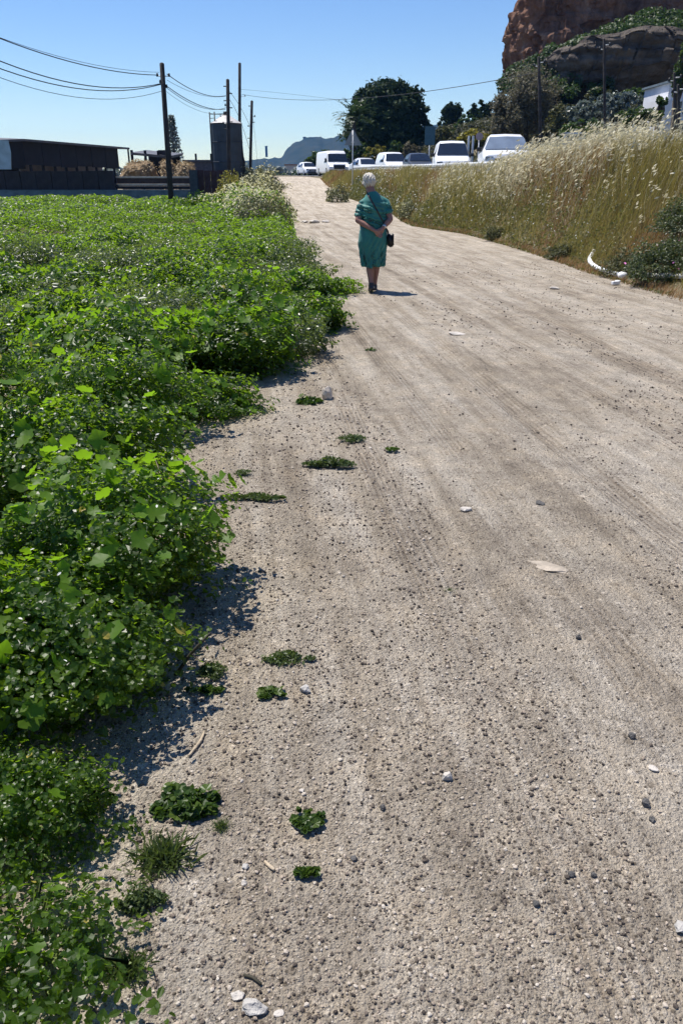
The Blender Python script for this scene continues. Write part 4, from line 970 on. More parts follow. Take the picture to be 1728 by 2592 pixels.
# eyes and mouth as small children of the body
for s in (-1, 1):
    v, f = ellipsoid(head + Vector((s * .03, .096, .012)), (.011, .006, .007)); pydata('eye', v, f, simple('eye_white', (.6, .6, .58), .2, .05), body, True)
v, f = ellipsoid(head + Vector((0, .102, -.062)), (.022, .006, .006)); pydata('mouth', v, f, simple('lips', (.35, .12, .10), .5, .1), body, True)
# dress
D = [ring_loft([(.008, .02, .372, .168, .16), (.006, .02, .45, .175, .165), (.0, .015, .58, .196, .172), (-.005, .005, .70, .212, .175), (-.004, .0, .80, .206, .165), (-.002, -.005, .90, .188, .150), (0, -.012, 1.02, .186, .150), (0, -.018, 1.14, .195, .148), (0, -.016, 1.21, .180, .135), (-.004, -.012, 1.275, .145, .112), (-.016, -.01, 1.335, .095, .085), (-.03, -.002, 1.378, .069, .070)], 40)]
for sh, el in ((shL, elL), (shR, elR)):
    D.append(capsule([Vector((sh.x * .42, -.01, 1.272)), sh + Vector((0, 0, -.004)), sh.lerp(el, .3), sh.lerp(el, .52)], [.060, .063, .064, .063], 16))
dress = fuse('dress', D, .0065, m_dress, person, 3)
for v_ in dress.data.vertices:                       # folds, hem waves, gather at the waist
    x, y, z = v_.co; a = math.atan2(x, -y); n_ = v_.normal
    up = sm((z - .82) / .12) * sm((1.27 - z) / .1); lo_ = sm((.82 - z) / .15)
    d = 1.9 * up * (.012 * math.sin(z * 62 + 1.4 * math.sin(a * 2.2 + .4) + a * 1.1) * (vnoise(a * 2.1, z * 7, 3) - .1) * 1.5 + .008 * math.sin(z * 105 + a * 4.5 + 2) * (vnoise(a * 3, z * 9, 8)))
    d += 1.9 * lo_ * (.010 * math.sin(a * 7 + z * 9 + 2 * vnoise(a, z * 4, 4)) * sm((.75 - z) / .35) + .010 * math.sin((z - .35 * a) * 42) * (vnoise(a * 1.6 + 5, z * 6, 9) - .2))
    v_.co += n_ * float(d)
    if z < .44: v_.co.z += (.44 - z) / .07 * (.010 * math.sin(a * 5 + 1) + .012 * math.sin(a * 2))
    if z < .80: v_.co += Vector((x, y - .01, 0)).normalized() * float(.012 * math.sin(a * 3 + 1.0) * sm((.8 - z) / .4))
dress.data.update()
# shoes
for nm, a_, t_, tilt in (('shoe', anL, toL, 1), ('shoe', anR, toR, 0)):
    heel = a_ + Vector((0, -.035, -.055 if not tilt else -.045)); mid_ = a_.lerp(t_, .55) + Vector((0, 0, -.045 if not tilt else -.035)); toe = t_ + Vector((0, .04, -.002))
    heel.z = max(heel.z, .03); mid_.z = max(mid_.z, .03); toe.z = max(toe.z, .028)
    s_ = fuse('shoe', [capsule([heel, mid_, toe], [.036, .040, .030], 14), capsule([a_ + Vector((0, 0, .005)), heel.lerp(mid_, .25) + Vector((0, 0, .015))], [.040, .042], 14)], .006, m_shoe, person, 2)
# wristwatch on the right wrist
dv = (wrR - elR).normalized()
tubes('wristwatch', [([wrR - dv * .035, wrR - dv * .012], .034, 16)], m_metal, person)
# bag: hangs at the right hip; strap runs over the back from the left shoulder
bp_ = Vector((.240, .0, .72))
bag = empty('shoulder_bag', (PX, PYY, pp.z), R(2)); tag(bag, 'small black bag on a cross-body strap at the right hip of the person in green', 'bag')
bmb = bmesh.new(); bmesh.ops.create_cube(bmb, size=1.0); bmesh.ops.transform(bmb, matrix=Matrix.Translation(bp_) @ Matrix.Rotation(R(-14), 4, 'Y') @ Matrix.Diagonal((.085, .2, .17, 1)), verts=bmb.verts)
bmesh.ops.bevel(bmb, geom=bmb.edges[:], offset=.018, segments=3, affect='EDGES')
me = bpy.data.meshes.new('pouch'); bmb.to_mesh(me); bmb.free(); link('pouch', me, m_bag, bag, None, True)
boxes('flap', [(bp_.x + .043, bp_.y, bp_.z + .035, .012, .19, .11)], m_bag, bag, .004)
bt = BVHTree.FromPolygons([v_.co[:] for v_ in dress.data.vertices], [p_.vertices[:] for p_ in dress.data.polygons])
sp = []
for i in range(19):
    u = i / 18; x = -.095 + u * .30; z = 1.345 - u * .50
    h_ = bt.ray_cast(Vector((x, -1, z)), Vector((0, 1, 0)))
    yv_ = h_[0].y - .006 if h_[0] is not None else (sp[-1][1] + .03 if sp else -.1)
    sp.append(Vector((x, yv_, z)))
fr_ = [Vector((-.105, -.02, 1.375)), Vector((-.10, .05, 1.36))]
v = []; f = []
pts = list(reversed(fr_)) + sp + [Vector((.215, -.05, .80)), bp_ + Vector((-.01, 0, .085))]
for i, p_ in enumerate(pts):
    d = (pts[min(i + 1, len(pts) - 1)] - pts[max(0, i - 1)]).normalized(); s_ = d.cross(Vector((0, -1, 0))).normalized() * .011
    v += [p_ - s_, p_ + s_]
f = [(2 * i, 2 * i + 1, 2 * i + 3, 2 * i + 2) for i in range(len(pts) - 1)]
st = pydata('strap', v, f, m_bag, bag); st.modifiers.new('s', 'SOLIDIFY').thickness = .005

# ------------------------------------------------------------------ utility poles and cables
def pole(name, base, top, r0, r1, lab, brackets=(), group='wooden utility poles', steps=0, mat=None):
    base, top = Vector(base), Vector(top); d = top - base
    base = base - d * ((base.z - float(hz(base.x, base.y))) / d.z); d = top - base
    root = empty(name, base); tag(root, lab, 'utility pole', group)
    tubes('pole', [([(0, 0, -.3), d * .5, d, d + Vector((0, 0, .04))], [r0, (r0 + r1) / 2, r1, r1 * .4], 12)], mat or m_dkwood, root)
    for (fr, dx, dy) in brackets:
        c = d * fr
        br = tubes('bracket', [([c, c + Vector((dx, dy, .02))], .022, 6)], m_galv, root)
        e = c + Vector((dx, dy, .02))
        tubes('insulator', [([e + Vector((0, 0, -.03)), e + Vector((0, 0, .10))], [.05, .035], 8)], m_blk, br)
    for i in range(steps):
        c = d * (.62 + .33 * i / max(1, steps - 1)); s = 1 if i % 2 else -1
        tubes('step', [([c, c + Vector((s * .26, 0, 0))], .03, 5)], m_blk, root)
    return root
pole('utility_pole', at(396, 500, 38), at(372, 146, 38), .135, .10, 'nearest dark wooden utility pole rising out of the mallow field, leaning left', ((.92, -.22, -.05), (.92, .28, 0), (.88, -.12, 0), (.85, .14, 0)))
pole('utility_pole', at(527, 440, 52), at(523, 183, 52), .13, .10, 'dark utility pole with climbing steps standing in front of the silo', ((.66, -.3, 0), (.80, -.16, 0)), steps=7)
pole('utility_pole', at(574, 420, 66), at(578.5, 232, 66), .13, .10, 'dark utility pole leaning slightly right beside the silo', ((.84, .25, 0), (.74, -.22, 0)), steps=3)
b_ = at(548, 400, 80); b_.z = 0
pole('utility_pole', b_, at(550.5, 145, 80), .15, .13, 'tall thin pole rising behind the silo, the highest of the poles at left', ((.76, .5, 0),))
def wire(lab, a, b_, pts, r, ext=None, n=28):
    """a, b_: 3-D ends of the span; pts: photo points (full px) the cable passes; fits the sag"""
    a, b_ = Vector(a), Vector(b_); S = [0.0]; Zs = [a.z]
    for px, py in pts:
        A_ = ray(px / 1.10204, py / 1.10204); dx, dy = b_.x - a.x, b_.y - a.y
        # a + s(b-a) = t * A_  in plan
        det = dx * (-A_[1]) - dy * (-A_[0]); s = ((-a.x) * (-A_[1]) - (-a.y) * (-A_[0])) / det
        t_ = (a.y + s * dy) / A_[1]; S.append(s); Zs.append(CAMZ + A_[2] * t_)
    c = np.polyfit(S, Zs, 2)
    P_ = [(a.x + (b_.x - a.x) * s, a.y + (b_.y - a.y) * s, float(np.polyval(c, s))) for s in np.linspace(0, 1, n)]
    tag(tubes('power_cable', [(P_, r, 6)], m_cable), lab, 'cable', 'overhead cables between the poles')
p1 = at(372, 165, 38); p1a = at(366, 172, 38); p1b = at(373, 192, 38)
far0 = (-15, 20, 5)
wire('uppermost thick cable from the top of the nearest pole out of the left edge', at(364, 172.5, 38), far0, [(250, 173), (143, 146), (0, 97)], .017)
wire('thin upper cable just above the uppermost thick cable, left of the nearest pole', at(366, 166, 38), far0, [(250, 166), (143, 141), (0, 95)], .008)
wire('second thick cable at the left, sagging to the nearest pole below the uppermost one', at(373, 191, 38), far0, [(286, 224), (143, 199), (0, 155)], .018)
wire('third thick cable at the left, just under the second', at(373, 192.5, 38), far0, [(303, 231), (143, 213), (0, 174)], .017)
wire('lowest thin cable sagging left of the nearest pole', at(371, 209, 38), far0, [(268, 253), (143, 235), (0, 197)], .010)
p2 = at(524, 240, 52)
wire('upper cable of the pair between the nearest pole and the stepped pole', at(384, 170, 38), at(518, 213, 52), [(480, 224), (525, 241)], .016)
wire('upper thin cable between the nearest pole and the stepped pole', at(384, 184, 38), at(519, 217, 52), [(480, 231), (528, 244)], .008)
wire('lower thick cable between the nearest pole and the stepped pole', at(376, 192, 38), at(517, 236, 52), [(480, 255), (530, 274)], .017)
wire('lower thin second cable between the nearest pole and the stepped pole', at(376, 196, 38), at(519, 238, 52), [(480, 260), (528, 276)], .012)
wire('lowest faint cable between the nearest pole and the stepped pole', at(377, 206, 38), at(520, 251, 52), [(480, 270), (531, 287)], .007)
wire('upper cable between the stepped pole and the pole beside the silo', at(525, 208, 52), at(575, 257, 66), [(603, 262)], .014)
wire('lower cable between the stepped pole and the pole beside the silo', at(525, 226, 52), at(575, 266, 66), [(597, 279)], .014)
wire('service cable dropping from the pole beside the silo down to the ground box', at(580, 270, 66), (at(597, 360, 70).x, 70, 2.0), [(646, 350)], .008)
wire('long faint cable crossing the sky from the tall thin pole to the trees at right', at(556, 217, 80), at(1236, 160, 40), [(734, 251), (898, 251), (1140, 222)], .016, n=50)
wire('second faint cable sagging below the long one across the sky', at(553, 205, 80), (6.0, 92, 8.5), [(734, 238)], .010)

# ------------------------------------------------------------------ farmyard at left
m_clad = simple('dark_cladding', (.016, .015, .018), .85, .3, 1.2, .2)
m_roof = simple('roof_sheet', (.10, .10, .11), .6, .3, 1.5, .2)
m_brickw = simple('brown_wall', (.034, .026, .027), .9, .3, 2.5, .4)
m_conc = simple('blue_grey_plinth', (.12, .16, .19), .9, .25, 2, .3)
m_tarp = simple('pale_tarpaulin', (.30, .42, .47), .5, .15, 2, .2)
m_hay = simple('hay', (.22, .15, .08), .95, .3, 3, .8)
m_rail = simple('bare_timber', (.46, .38, .30), .8, .2)
m_fence = simple('dark_red_fence', (.055, .026, .026), .85, .3, 2.5, .3)
barn = empty('barn', (-22, 56, 0)); tag(barn, 'long dark open-sided barn with a low sloping roof at the left edge', 'barn')
Bo = Vector((-22, 56, 0))
A0 = at(-40, 322, 54); A1 = at(60, 319, 57); A2 = at(298, 339, 73)
def wpt(p, z=None): q = Vector(p) - Bo; q.z = p.z if z is None else z; return q
back = Vector((-9, 5, 0))
v = [wpt(A0), wpt(A1), wpt(A2), wpt(A2) + back + Vector((0, 0, .3)), wpt(A1) + back + Vector((0, 0, .5)), wpt(A0) + back + Vector((0, 0, .3))]
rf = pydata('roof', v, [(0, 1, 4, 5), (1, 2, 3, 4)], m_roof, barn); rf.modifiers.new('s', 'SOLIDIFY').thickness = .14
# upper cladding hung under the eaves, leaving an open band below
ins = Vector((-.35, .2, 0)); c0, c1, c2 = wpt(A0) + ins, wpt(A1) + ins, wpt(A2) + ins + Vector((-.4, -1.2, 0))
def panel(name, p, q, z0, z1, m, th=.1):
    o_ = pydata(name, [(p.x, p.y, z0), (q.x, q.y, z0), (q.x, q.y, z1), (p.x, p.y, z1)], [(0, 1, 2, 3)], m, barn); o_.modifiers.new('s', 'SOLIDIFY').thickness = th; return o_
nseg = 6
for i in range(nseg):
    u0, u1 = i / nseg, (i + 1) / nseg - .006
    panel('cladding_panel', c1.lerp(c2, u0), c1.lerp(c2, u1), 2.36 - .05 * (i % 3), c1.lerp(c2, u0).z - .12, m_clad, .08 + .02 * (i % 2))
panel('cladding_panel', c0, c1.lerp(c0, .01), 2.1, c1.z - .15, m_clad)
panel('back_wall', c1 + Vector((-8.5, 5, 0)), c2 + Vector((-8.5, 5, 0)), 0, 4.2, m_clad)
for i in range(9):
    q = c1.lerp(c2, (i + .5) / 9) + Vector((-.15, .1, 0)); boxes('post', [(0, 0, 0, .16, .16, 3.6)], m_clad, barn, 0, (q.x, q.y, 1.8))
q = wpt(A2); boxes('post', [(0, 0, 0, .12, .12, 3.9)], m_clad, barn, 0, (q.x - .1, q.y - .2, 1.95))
# pale grey panel standing in for daylight seen through the open band
panel('light_gap_panel', c1.lerp(c2, .12) + Vector((-1.8, 1.1, 0)), c2 + Vector((-1.8, 1.1, 0)), .6, 2.6, simple('light_gap_grey', (.24, .23, .26), .9, .25, 1))
T0, T1 = at(-30, 322, 52.5), at(20, 322, 52.5); T2, T3 = at(27, 389, 52.5), at(-30, 389, 52.5); Tm = at(26, 350, 52.5)
tp = pydata('tarpaulin', [T0, T1, Tm, T2, T3], [(0, 1, 2, 3, 4)], m_tarp); tp.modifiers.new('s', 'SOLIDIFY').thickness = .05
tag(tp, 'pale blue-grey tarpaulin hanging in front of the barn at the left edge', 'tarpaulin')
bx0, bx1 = at(-60, 400, 50).x, at(262, 400, 50).x
wl = empty('boundary_wall', ((bx0 + bx1) / 2, 50, 0)); tag(wl, 'low brown boundary wall on a blue-grey plinth in front of the barn', 'wall')
zt_ = at(100, 393, 50).z; zp_ = at(100, 438, 50).z
npan = 9; wd_ = (bx1 - bx0)
for i in range(npan):
    boxes('wall_panel', [(0, 0, 0, wd_ / npan - .04, .2, zt_ - zp_ + random.uniform(-.03, .06))], m_brickw, wl, 0, (-wd_ / 2 + wd_ * (i + .5) / npan, random.uniform(-.02, .02), (zt_ + zp_) / 2))
px1 = at(440, 440, 49.6).x
boxes('plinth', [(0, 0, 0, px1 - bx0, .35, zp_)], m_conc, wl, .03, ((px1 - bx0) / 2 - wd_ / 2, -.12, zp_ / 2))
boxes('coping', [(0, 0, 0, px1 - bx0, .39, .05)], m_conc, wl, .01, ((px1 - bx0) / 2 - wd_ / 2, -.12, zp_ + .025))
# hay rack with two pale rails
c = at(350, 425, 50.5); rk = empty('hay_rack', (c.x, 50.5, 0)); tag(rk, 'timber trailer rack with two pale horizontal rails between the barn wall and the nearest pole', 'rack')
x0, x1 = at(268, 420, 50.5).x - c.x, at(435, 420, 50.5).x - c.x
for py in (407, 424): z = at(350, py, 50.5).z; boxes('rail', [((x0 + x1) / 2, 0, z, x1 - x0, .08, .10)], m_rail, rk, .01)
boxes('floor', [((x0 + x1) / 2, .7, at(350, 431, 50.5).z, x1 - x0, 1.4, .14)], m_clad, rk, .01)
boxes('side_board', [((x0 + x1) / 2, .14, at(350, 416, 50.5).z, x1 - x0, .05, .38)], m_brickw, rk, 0)
tubes('tow_bar', [([(x0 + .1, 0, at(0, 428, 50.5).z), (x0 - 1.3, 0, at(0, 404, 50.5).z)], .07, 8)], m_clad, rk)
for x in (x0 + 1.6, x1 - .6): boxes('leg', [(x, .1, .5, .14, .14, 1.0)], m_clad, rk)
tubes('wheel', [([(x0 + 3.2, .2, .42), (x0 + 3.2, .45, .42)], .42, 18)], m_tyre, rk)
m_straw = leafmat('straw', [(0, (.20, .13, .06)), (.5, (.36, .26, .13)), (1, (.55, .43, .26))], (.4, .3, .15), .2, .6, .2)
def haystack(px0, px1, pyt, pyb, Y, lab, bumps=5):
    a = at(px0, pyb, Y); b2 = at(px1, pyt, Y); n = 34; m2 = 16; v = []; f = []
    wx, hz2 = (b2.x - a.x) / 2, b2.z; cx = (a.x + b2.x) / 2
    for j in range(m2 + 1):
        for i in range(n):
            th = 2 * math.pi * i / n; ph = (math.pi / 2) * j / m2
            rr = 1 + .16 * (float(vnoise(th * 2.2, ph * 4, px0)) - .5) * 2 + .14 * (float(vnoise(th * 7, ph * 9, px0 + 1)) - .5)
            q = max(0, math.cos(ph)) ** .45; v.append((wx * q * math.cos(th) * rr, 1.6 * q * math.sin(th) * rr, hz2 * math.sin(ph) ** .6 * (1 + .08 * (float(vnoise(th * 3, ph * 3, px1)) - .5) + .10 * (float(vnoise(q * wx * math.cos(th) * 1.3 + 30, q * 2 * math.sin(th), px1)) - .5))))
    for j in range(m2):
        for i in range(n): f.append((j * n + i, j * n + (i + 1) % n, (j + 1) * n + (i + 1) % n, (j + 1) * n + i))
    o = tag(pydata('haystack', v, f, m_hay, None, False, (cx, Y + 1.2, 0)), lab, 'haystack')
    va = np.array(v); i = rng.integers(0, len(va), 1600); pos = va[i] + rng.normal(0, .07, (1600, 3)); d = va[i] / np.array([wx, 1.6, hz2]) + rng.normal(0, .5, (1600, 3))
    V, F, C = scatter(SPEAR[0], np.array(SPEAR[1]), pos, d, rng.uniform(.10, .24, 1600), rng.random(1600))
    link('loose_straw', np_mesh('loose_straw', V, F, 3, C), m_straw, o); return o
haystack(272, 352, 371, 420, 56, 'long pale-topped haystack under the lean-to, left of the nearest pole')
haystack(398, 437, 378, 420, 54, 'straw-coloured haystack peeking out right of the nearest pole')
haystack(366, 392, 372, 420, 57, 'small hay heap directly behind the nearest pole')
ls = empty('lean_to', at(300, 352, 60)); ls.location.z = 0; tag(ls, 'low dark lean-to shed behind the haystack, right of the barn', 'shed')
q0, q1 = at(300, 350, 60), at(392, 358, 62)
dx = q1.x - q0.x
rf = pydata('roof', [(0, 0, q0.z), (dx, 2, q1.z), (dx, 7, q1.z + .3), (0, 5, q0.z + .3)], [(0, 1, 2, 3)], m_roof, ls); rf.modifiers.new('s', 'SOLIDIFY').thickness = .16
boxes('back_wall', [(dx / 2, 5.5, 1.6, dx, .15, 3.2)], m_clad, ls)
for u in (.02, .35, .68, .98): boxes('post', [(dx * u, .15 + 2 * u, 1.7, .16, .16, 3.3)], m_clad, ls)
boxes('side_wall', [(dx * .82, 1.9, 2.6, dx * .34, .1, 1.6)], m_brickw, ls)
# dark red fence and grey shed behind
fx0, fx1 = at(438, 400, 49).x, at(545, 400, 49).x; fz = at(480, 391, 49).z
fr_ = empty('red_fence', ((fx0 + fx1) / 2, 49, 0)); tag(fr_, 'dark red board fence between the haystack and the silo', 'fence')
nb = 7
for i in range(nb): boxes('board_panel', [(0, 0, 0, (fx1 - fx0) / nb - .03, .08, fz + random.uniform(-.04, .03))], m_fence, fr_, 0, (-(fx1 - fx0) / 2 + (fx1 - fx0) * (i + .5) / nb, random.uniform(-.03, .03), fz / 2))
boxes('gate_post', [(0, 0, 0, .45, .25, fz)], simple('slate_post', (.045, .055, .065), .8), fr_, 0, (-(fx1 - fx0) / 2 + .2, -.2, fz / 2))
c = at(465, 380, 66); g = empty('grey_shed', (c.x, 66, 0)); tag(g, 'low grey shed with a flat roof between the tall conifer and the silo', 'shed')
zz = at(465, 372, 66).z; wx = at(496, 380, 66).x - at(418, 380, 66).x
boxes('wall', [(0, 1.5, zz / 2, wx, 3, zz)], simple('grey_render', (.11, .11, .13), .9), g); boxes('roof', [(0, 1.5, zz + .08, wx + .3, 3.3, .14)], m_roof, g)
for u in (-.2, .25): boxes('pipe', [(wx * u, .4, zz + .35, .14, .14, .5)], m_blk, g)
# silo
c = at(525, 390, 62); so_ = empty('silo', (c.x, 62, 0)); tag(so_, 'grey cylindrical metal silo with a pale cone roof and a ladder rail', 'silo')
rS = (at(561, 300, 62).x - at(490, 300, 62).x) / 2; ze = at(525, 284, 62).z; za = at(522, 262, 62).z
m_silo = simple('silo_sheet', (.045, .055, .065), .6, .2, 1.2, .1, .3); m_cone = simple('silo_cone', (.50, .47, .45), .6, .15, 3)
n = 44; v = []; f = []
for j, z in enumerate([.0, 1.2, 2.4, 3.6, ze]):
    for k in range(n):
        a = 2 * math.pi * k / n; r_ = rS * (1.0 if k % 2 else .985); v.append((r_ * math.cos(a), r_ * math.sin(a), z))
for j in range(4):
    for k in range(n): f.append((j * n + k, j * n + (k + 1) % n, (j + 1) * n + (k + 1) % n, (j + 1) * n + k))
pydata('shell', v, f, m_silo, so_)
for z in (1.3, 2.6, 3.9, ze - .04): tubes('hoop', [([(0, 0, z - .03), (0, 0, z + .03)], rS * 1.012, 36)], m_silo, so_)
v = [(rS * 1.04 * math.cos(2 * math.pi * k / 36), rS * 1.04 * math.sin(2 * math.pi * k / 36), ze) for k in range(36)] + [(.14 * math.cos(2 * math.pi * k / 36), .14 * math.sin(2 * math.pi * k / 36), za) for k in range(36)]
pydata('cone_roof', v, [(k, (k + 1) % 36, 36 + (k + 1) % 36, 36 + k) for k in range(36)] + [tuple(range(36, 72))], m_cone, so_)
tubes('cap', [([(0, 0, za - .05), (0, 0, za + .16)], .16, 12)], m_blk, so_)
ld = []
for x in (-.96, -.62): ld.append(([(x * rS * 1.02, -.35 - (.3 if x > -.9 else 0), .3), (x * rS * 1.02, -.35 - (.3 if x > -.9 else 0), za + .1)], .045, 6))
for i in range(14): z = .5 + i * .38; ld.append(([(-.96 * rS * 1.02, -.35, z), (-.62 * rS * 1.02, -.65, z)], .02, 5))
tubes('ladder', ld, m_blk, so_)
tubes('filler_pipe', [([(rS * 1.08, -.2, .4), (rS * 1.08, -.2, 2.6), (rS * 1.0, -.2, 3.0), (rS * .9, -.1, ze - .3)], .07, 8)], m_blk, so_)
tubes('rail', [([(-rS, -.3, za - .02), (.1, -.2, za - .02)], .03, 5), ([(-.3 * rS, -.3, ze + .1), (-.3 * rS, -.3, za)], .03, 5)], m_blk, so_)
# ------------------------------------------------------------------ trees
def crown(lobes, n, s0, s1, leaf=QD, lo=.55, noise_s=.9, amp=.35, up=.25, tilt=.8):
    """lobes: (x,y,z,rx,ry,rz); leaves gathered in tufts spread through the lobes"""
    P_ = []; vol = np.array([l[3] * l[4] + l[4] * l[5] + l[3] * l[5] for l in lobes]); vol = vol / vol.sum()
    for l, q in zip(lobes, vol):
        m_ = max(20, int(n * q)); nt_ = max(6, m_ // 40)
        dv = rng.normal(0, 1, (nt_, 3)); dv /= np.linalg.norm(dv, axis=1, keepdims=True)
        rad = rng.uniform(lo, 1.0, nt_) ** .6 * (1 + amp * (rng.random(nt_) - .5))
        tc_ = dv * rad[:, None]
        i = rng.integers(0, nt_, m_)
        p = tc_[i] + rng.normal(0, .085, (m_, 3)) * noise_s
        pos = p * np.array(l[3:6]) + np.array(l[:3])
        nr = dv[i] * .8 + rng.normal(0, tilt, (m_, 3)); nr[:, 2] += up
        P_.append(scatter(leaf[0], leaf[1], pos, nr, rng.uniform(s0, s1, m_), np.clip(rng.beta(2, 2, m_) * .8 + .2 * (rng.random(nt_)[i]), 0, 1)))
    return join(P_)
def tree(name, base, lobes, n, s0, s1, m, lab, trunk=(.25, 3), cat='tree', group=None, leaf=QD, limbs=7, **kw):
    base = Vector(base); root = empty(name, base); tag(root, lab, cat, group)
    V, F, C = crown(lobes, n, s0, s1, leaf, **kw)
    link('crown', np_mesh('crown', V, F, 3, C), m, root)
    r0, h = trunk
    lst = [([(0, 0, -.4), (.05 * h, 0, h * .4), (0, .03 * h, h)], [r0 * 1.3, r0, r0 * .75], 8)]
    for l in random.sample(lobes, min(limbs, len(lobes))):
        c = Vector(l[:3]); lst.append(([(0, .03 * h, h * .85), Vector((0, 0, h)).lerp(c, .5) + Vector((random.uniform(-.2, .2), 0, .1)), c], [r0 * .55, r0 * .35, r0 * .1], 6))
    tubes('trunk', lst, m_bark, root)
    return root
m_ficus = leafmat('dark_evergreen', [(0, (.012, .025, .010)), (.6, (.028, .050, .018)), (1, (.06, .09, .03))], (.05, .09, .02), .12, .7, .12)
m_pine = leafmat('hill_green', [(0, (.02, .04, .015)), (.6, (.045, .075, .02)), (1, (.09, .12, .035))], (.1, .2, .03), .25, .5, .3)
m_grey = leafmat('grey_olive_twigs', [(0, (.07, .065, .045)), (.5, (.13, .12, .08)), (1, (.23, .21, .14))], (.25, .23, .12), .3, .6, .25)
m_silver = leafmat('silver_leaf', [(0, (.05, .07, .06)), (.6, (.16, .19, .17)), (1, (.42, .46, .45))], (.2, .25, .15), .25, .35, .6)
# big dense rounded tree in the middle
def lob(px, py, Y, w_, h_, base, dy=0, dep=None):
    c = at(px, py, Y); k = 1.102 / FPX * Y * math.cos(PITCH)
    return (c.x - base.x, dy, c.z - base.z, w_ / 2 * k, (dep or w_) / 2 * k, h_ / 2 * k * .95)
Yt = 96; bs = at(892, 400, Yt); bs.z = float(hz(bs.x, Yt))
lb = [lob(892, 262, Yt, 150, 140, bs), lob(880, 300, Yt, 165, 100, bs), lob(895, 222, Yt, 95, 62, bs), lob(932, 240, Yt, 60, 62, bs, -1), lob(850, 250, Yt, 80, 80, bs, -1), lob(962, 262, Yt, 48, 50, bs), lob(950, 296, Yt, 70, 75, bs), lob(825, 282, Yt, 55, 60, bs, -1), lob(908, 320, Yt, 130, 70, bs, -1), lob(815, 312, Yt, 46, 50, bs)]
tree('evergreen_tree', bs, lb, 42000, .15, .30, m_ficus, 'big dense dark rounded evergreen tree behind the road in the middle', (.45, 3.2), lo=.5, amp=.16, noise_s=1.0)
# palm at its left side
m_palm = leafmat('palm_frond', [(0, (.02, .04, .015)), (1, (.06, .10, .03))], (.1, .18, .03), .2, .4, .4)
def palm(name, base, h, nf, L, lab):
    base = Vector(base); root = empty(name, base); tag(root, lab, 'palm tree')
    tubes('trunk', [([(0, 0, -.3), (.1, 0, h * .5), (0, 0, h)], [.28, .22, .2], 9)], m_bark, root)
    V, F, C = [], [], []; P_ = []
    for i in range(nf):
        a = 2 * math.pi * i / nf + random.uniform(-.2, .2); el = random.uniform(.0, 1.2)
        pts = []; d = Vector((math.cos(a) * math.cos(el), math.sin(a) * math.cos(el), math.sin(el))); p = Vector((0, 0, h))
        for j in range(8): pts.append(p.copy()); p += d * L / 7; d = (d + Vector((0, 0, -.16))).normalized()
        for j in range(1, 8):
            for s in (-1, 1):
                for q in range(3):
                    o_ = pts[j - 1].lerp(pts[j], q / 3); dd = (pts[j] - pts[j - 1]).normalized(); sv = dd.cross(Vector((0, 0, 1))).normalized() * s
                    P_.append(scatter(SPEAR[0], np.array(SPEAR[1]), np.array([o_]), np.array([(sv.cross(dd) + Vector((0, 0, .3)))[:]]), np.array([L * .30 * (1 - .08 * j)]), np.array([random.random()]), np.array([math.atan2(1, 1) + random.uniform(-3, 3)])))
    V, F, C = join(P_); link('fronds', np_mesh('fronds', V, F, 3, C), m_palm, root)
pb = at(812, 330, 90); 
palm('palm_tree', (pb.x, 90, float(hz(pb.x, 90))), at(812, 272, 90).z - float(hz(pb.x, 90)), 26, 2.6, 'palm with spiky fronds at the left side of the big dark tree')
pb = at(806, 330, 92)
palm('palm_tree', (pb.x, 92, float(hz(pb.x, 92))), at(806, 306, 92).z - float(hz(pb.x, 92)), 22, 2.2, 'lower palm fronds just above the triangular sign')
# tall conifer beyond the nearest pole: tiers of whorled branches
cb = at(402, 380, 84); cb.z = 0; root = empty('conifer_tree', cb); tag(root, 'narrow pale grey-green conifer with tiered branches behind the nearest pole', 'tree')
ht = at(399, 264, 84).z; kx = 1.102 / FPX * 84 * math.cos(PITCH)
tubes('trunk', [([(0, 0, -.2), (0, 0, ht)], [.24, .03], 8)], m_bark, root)
P_ = []
z = 1.6
while z < ht - .1:
    u = (z - 1.6) / (ht - 1.6); r_ = 26 * kx * (1 - u) ** .85 + .08; nb = 9
    for i in range(nb):
        a = 2 * math.pi * i / nb + random.uniform(-.3, .3); m_ = 26
        q = np.sqrt(rng.random(m_)) * r_
        pos = np.stack([q * math.cos(a), q * math.sin(a), z + .10 * q / r_ + .05 * q], 1) + rng.normal(0, .07, (m_, 3))
        nr = rng.normal(0, .7, (m_, 3)); nr[:, 2] += .4
        P_.append(scatter(QD[0], np.array(QD[1]), pos, nr, rng.uniform(.06, .12, m_), np.clip(rng.random(m_), 0, 1)))
    z += .36 * (1 - .45 * u)
V, F, C = join(P_); link('crown', np_mesh('crown', V, F, 3, C), m_silver, root)

# green shrubs between the vehicles and the big tree, and on the hillside
def gz(x, y): return float(hz(x, y))
def hs(px, py, Y, w_, h_, n, s0, s1, m, lab, name='roadside_shrub', cat='shrub', kw={}):
    k = 1.102 / FPX * Y * math.cos(PITCH); c = at(px, py, Y); g = gz(c.x, Y); b_ = Vector((c.x, Y, g))
    ct = c.z - g; rx, rz = w_ / 2 * k, h_ / 2 * k
    lb = [(0, 0, ct, rx * .8, rx * .6, rz)] + [(random.uniform(-.6, .6) * rx, random.uniform(-.5, .3) * rx, ct + random.uniform(-.5, .35) * rz, rx * .45, rx * .4, rz * .5) for _ in range(6)]
    return tree(name, b_, lb, n, s0, s1, m, lab, (.05 * max(1, ct), max(.3, ct * .7)), cat, **kw)
hs(735, 362, 112, 70, 44, 3000, .14, .26, m_bush, 'yellow-green bush directly behind the boxy truck with lit headlamps')
hs(715, 385, 112, 60, 40, 2200, .14, .24, m_pine, 'dark green bush between the farthest white car and the boxy truck')
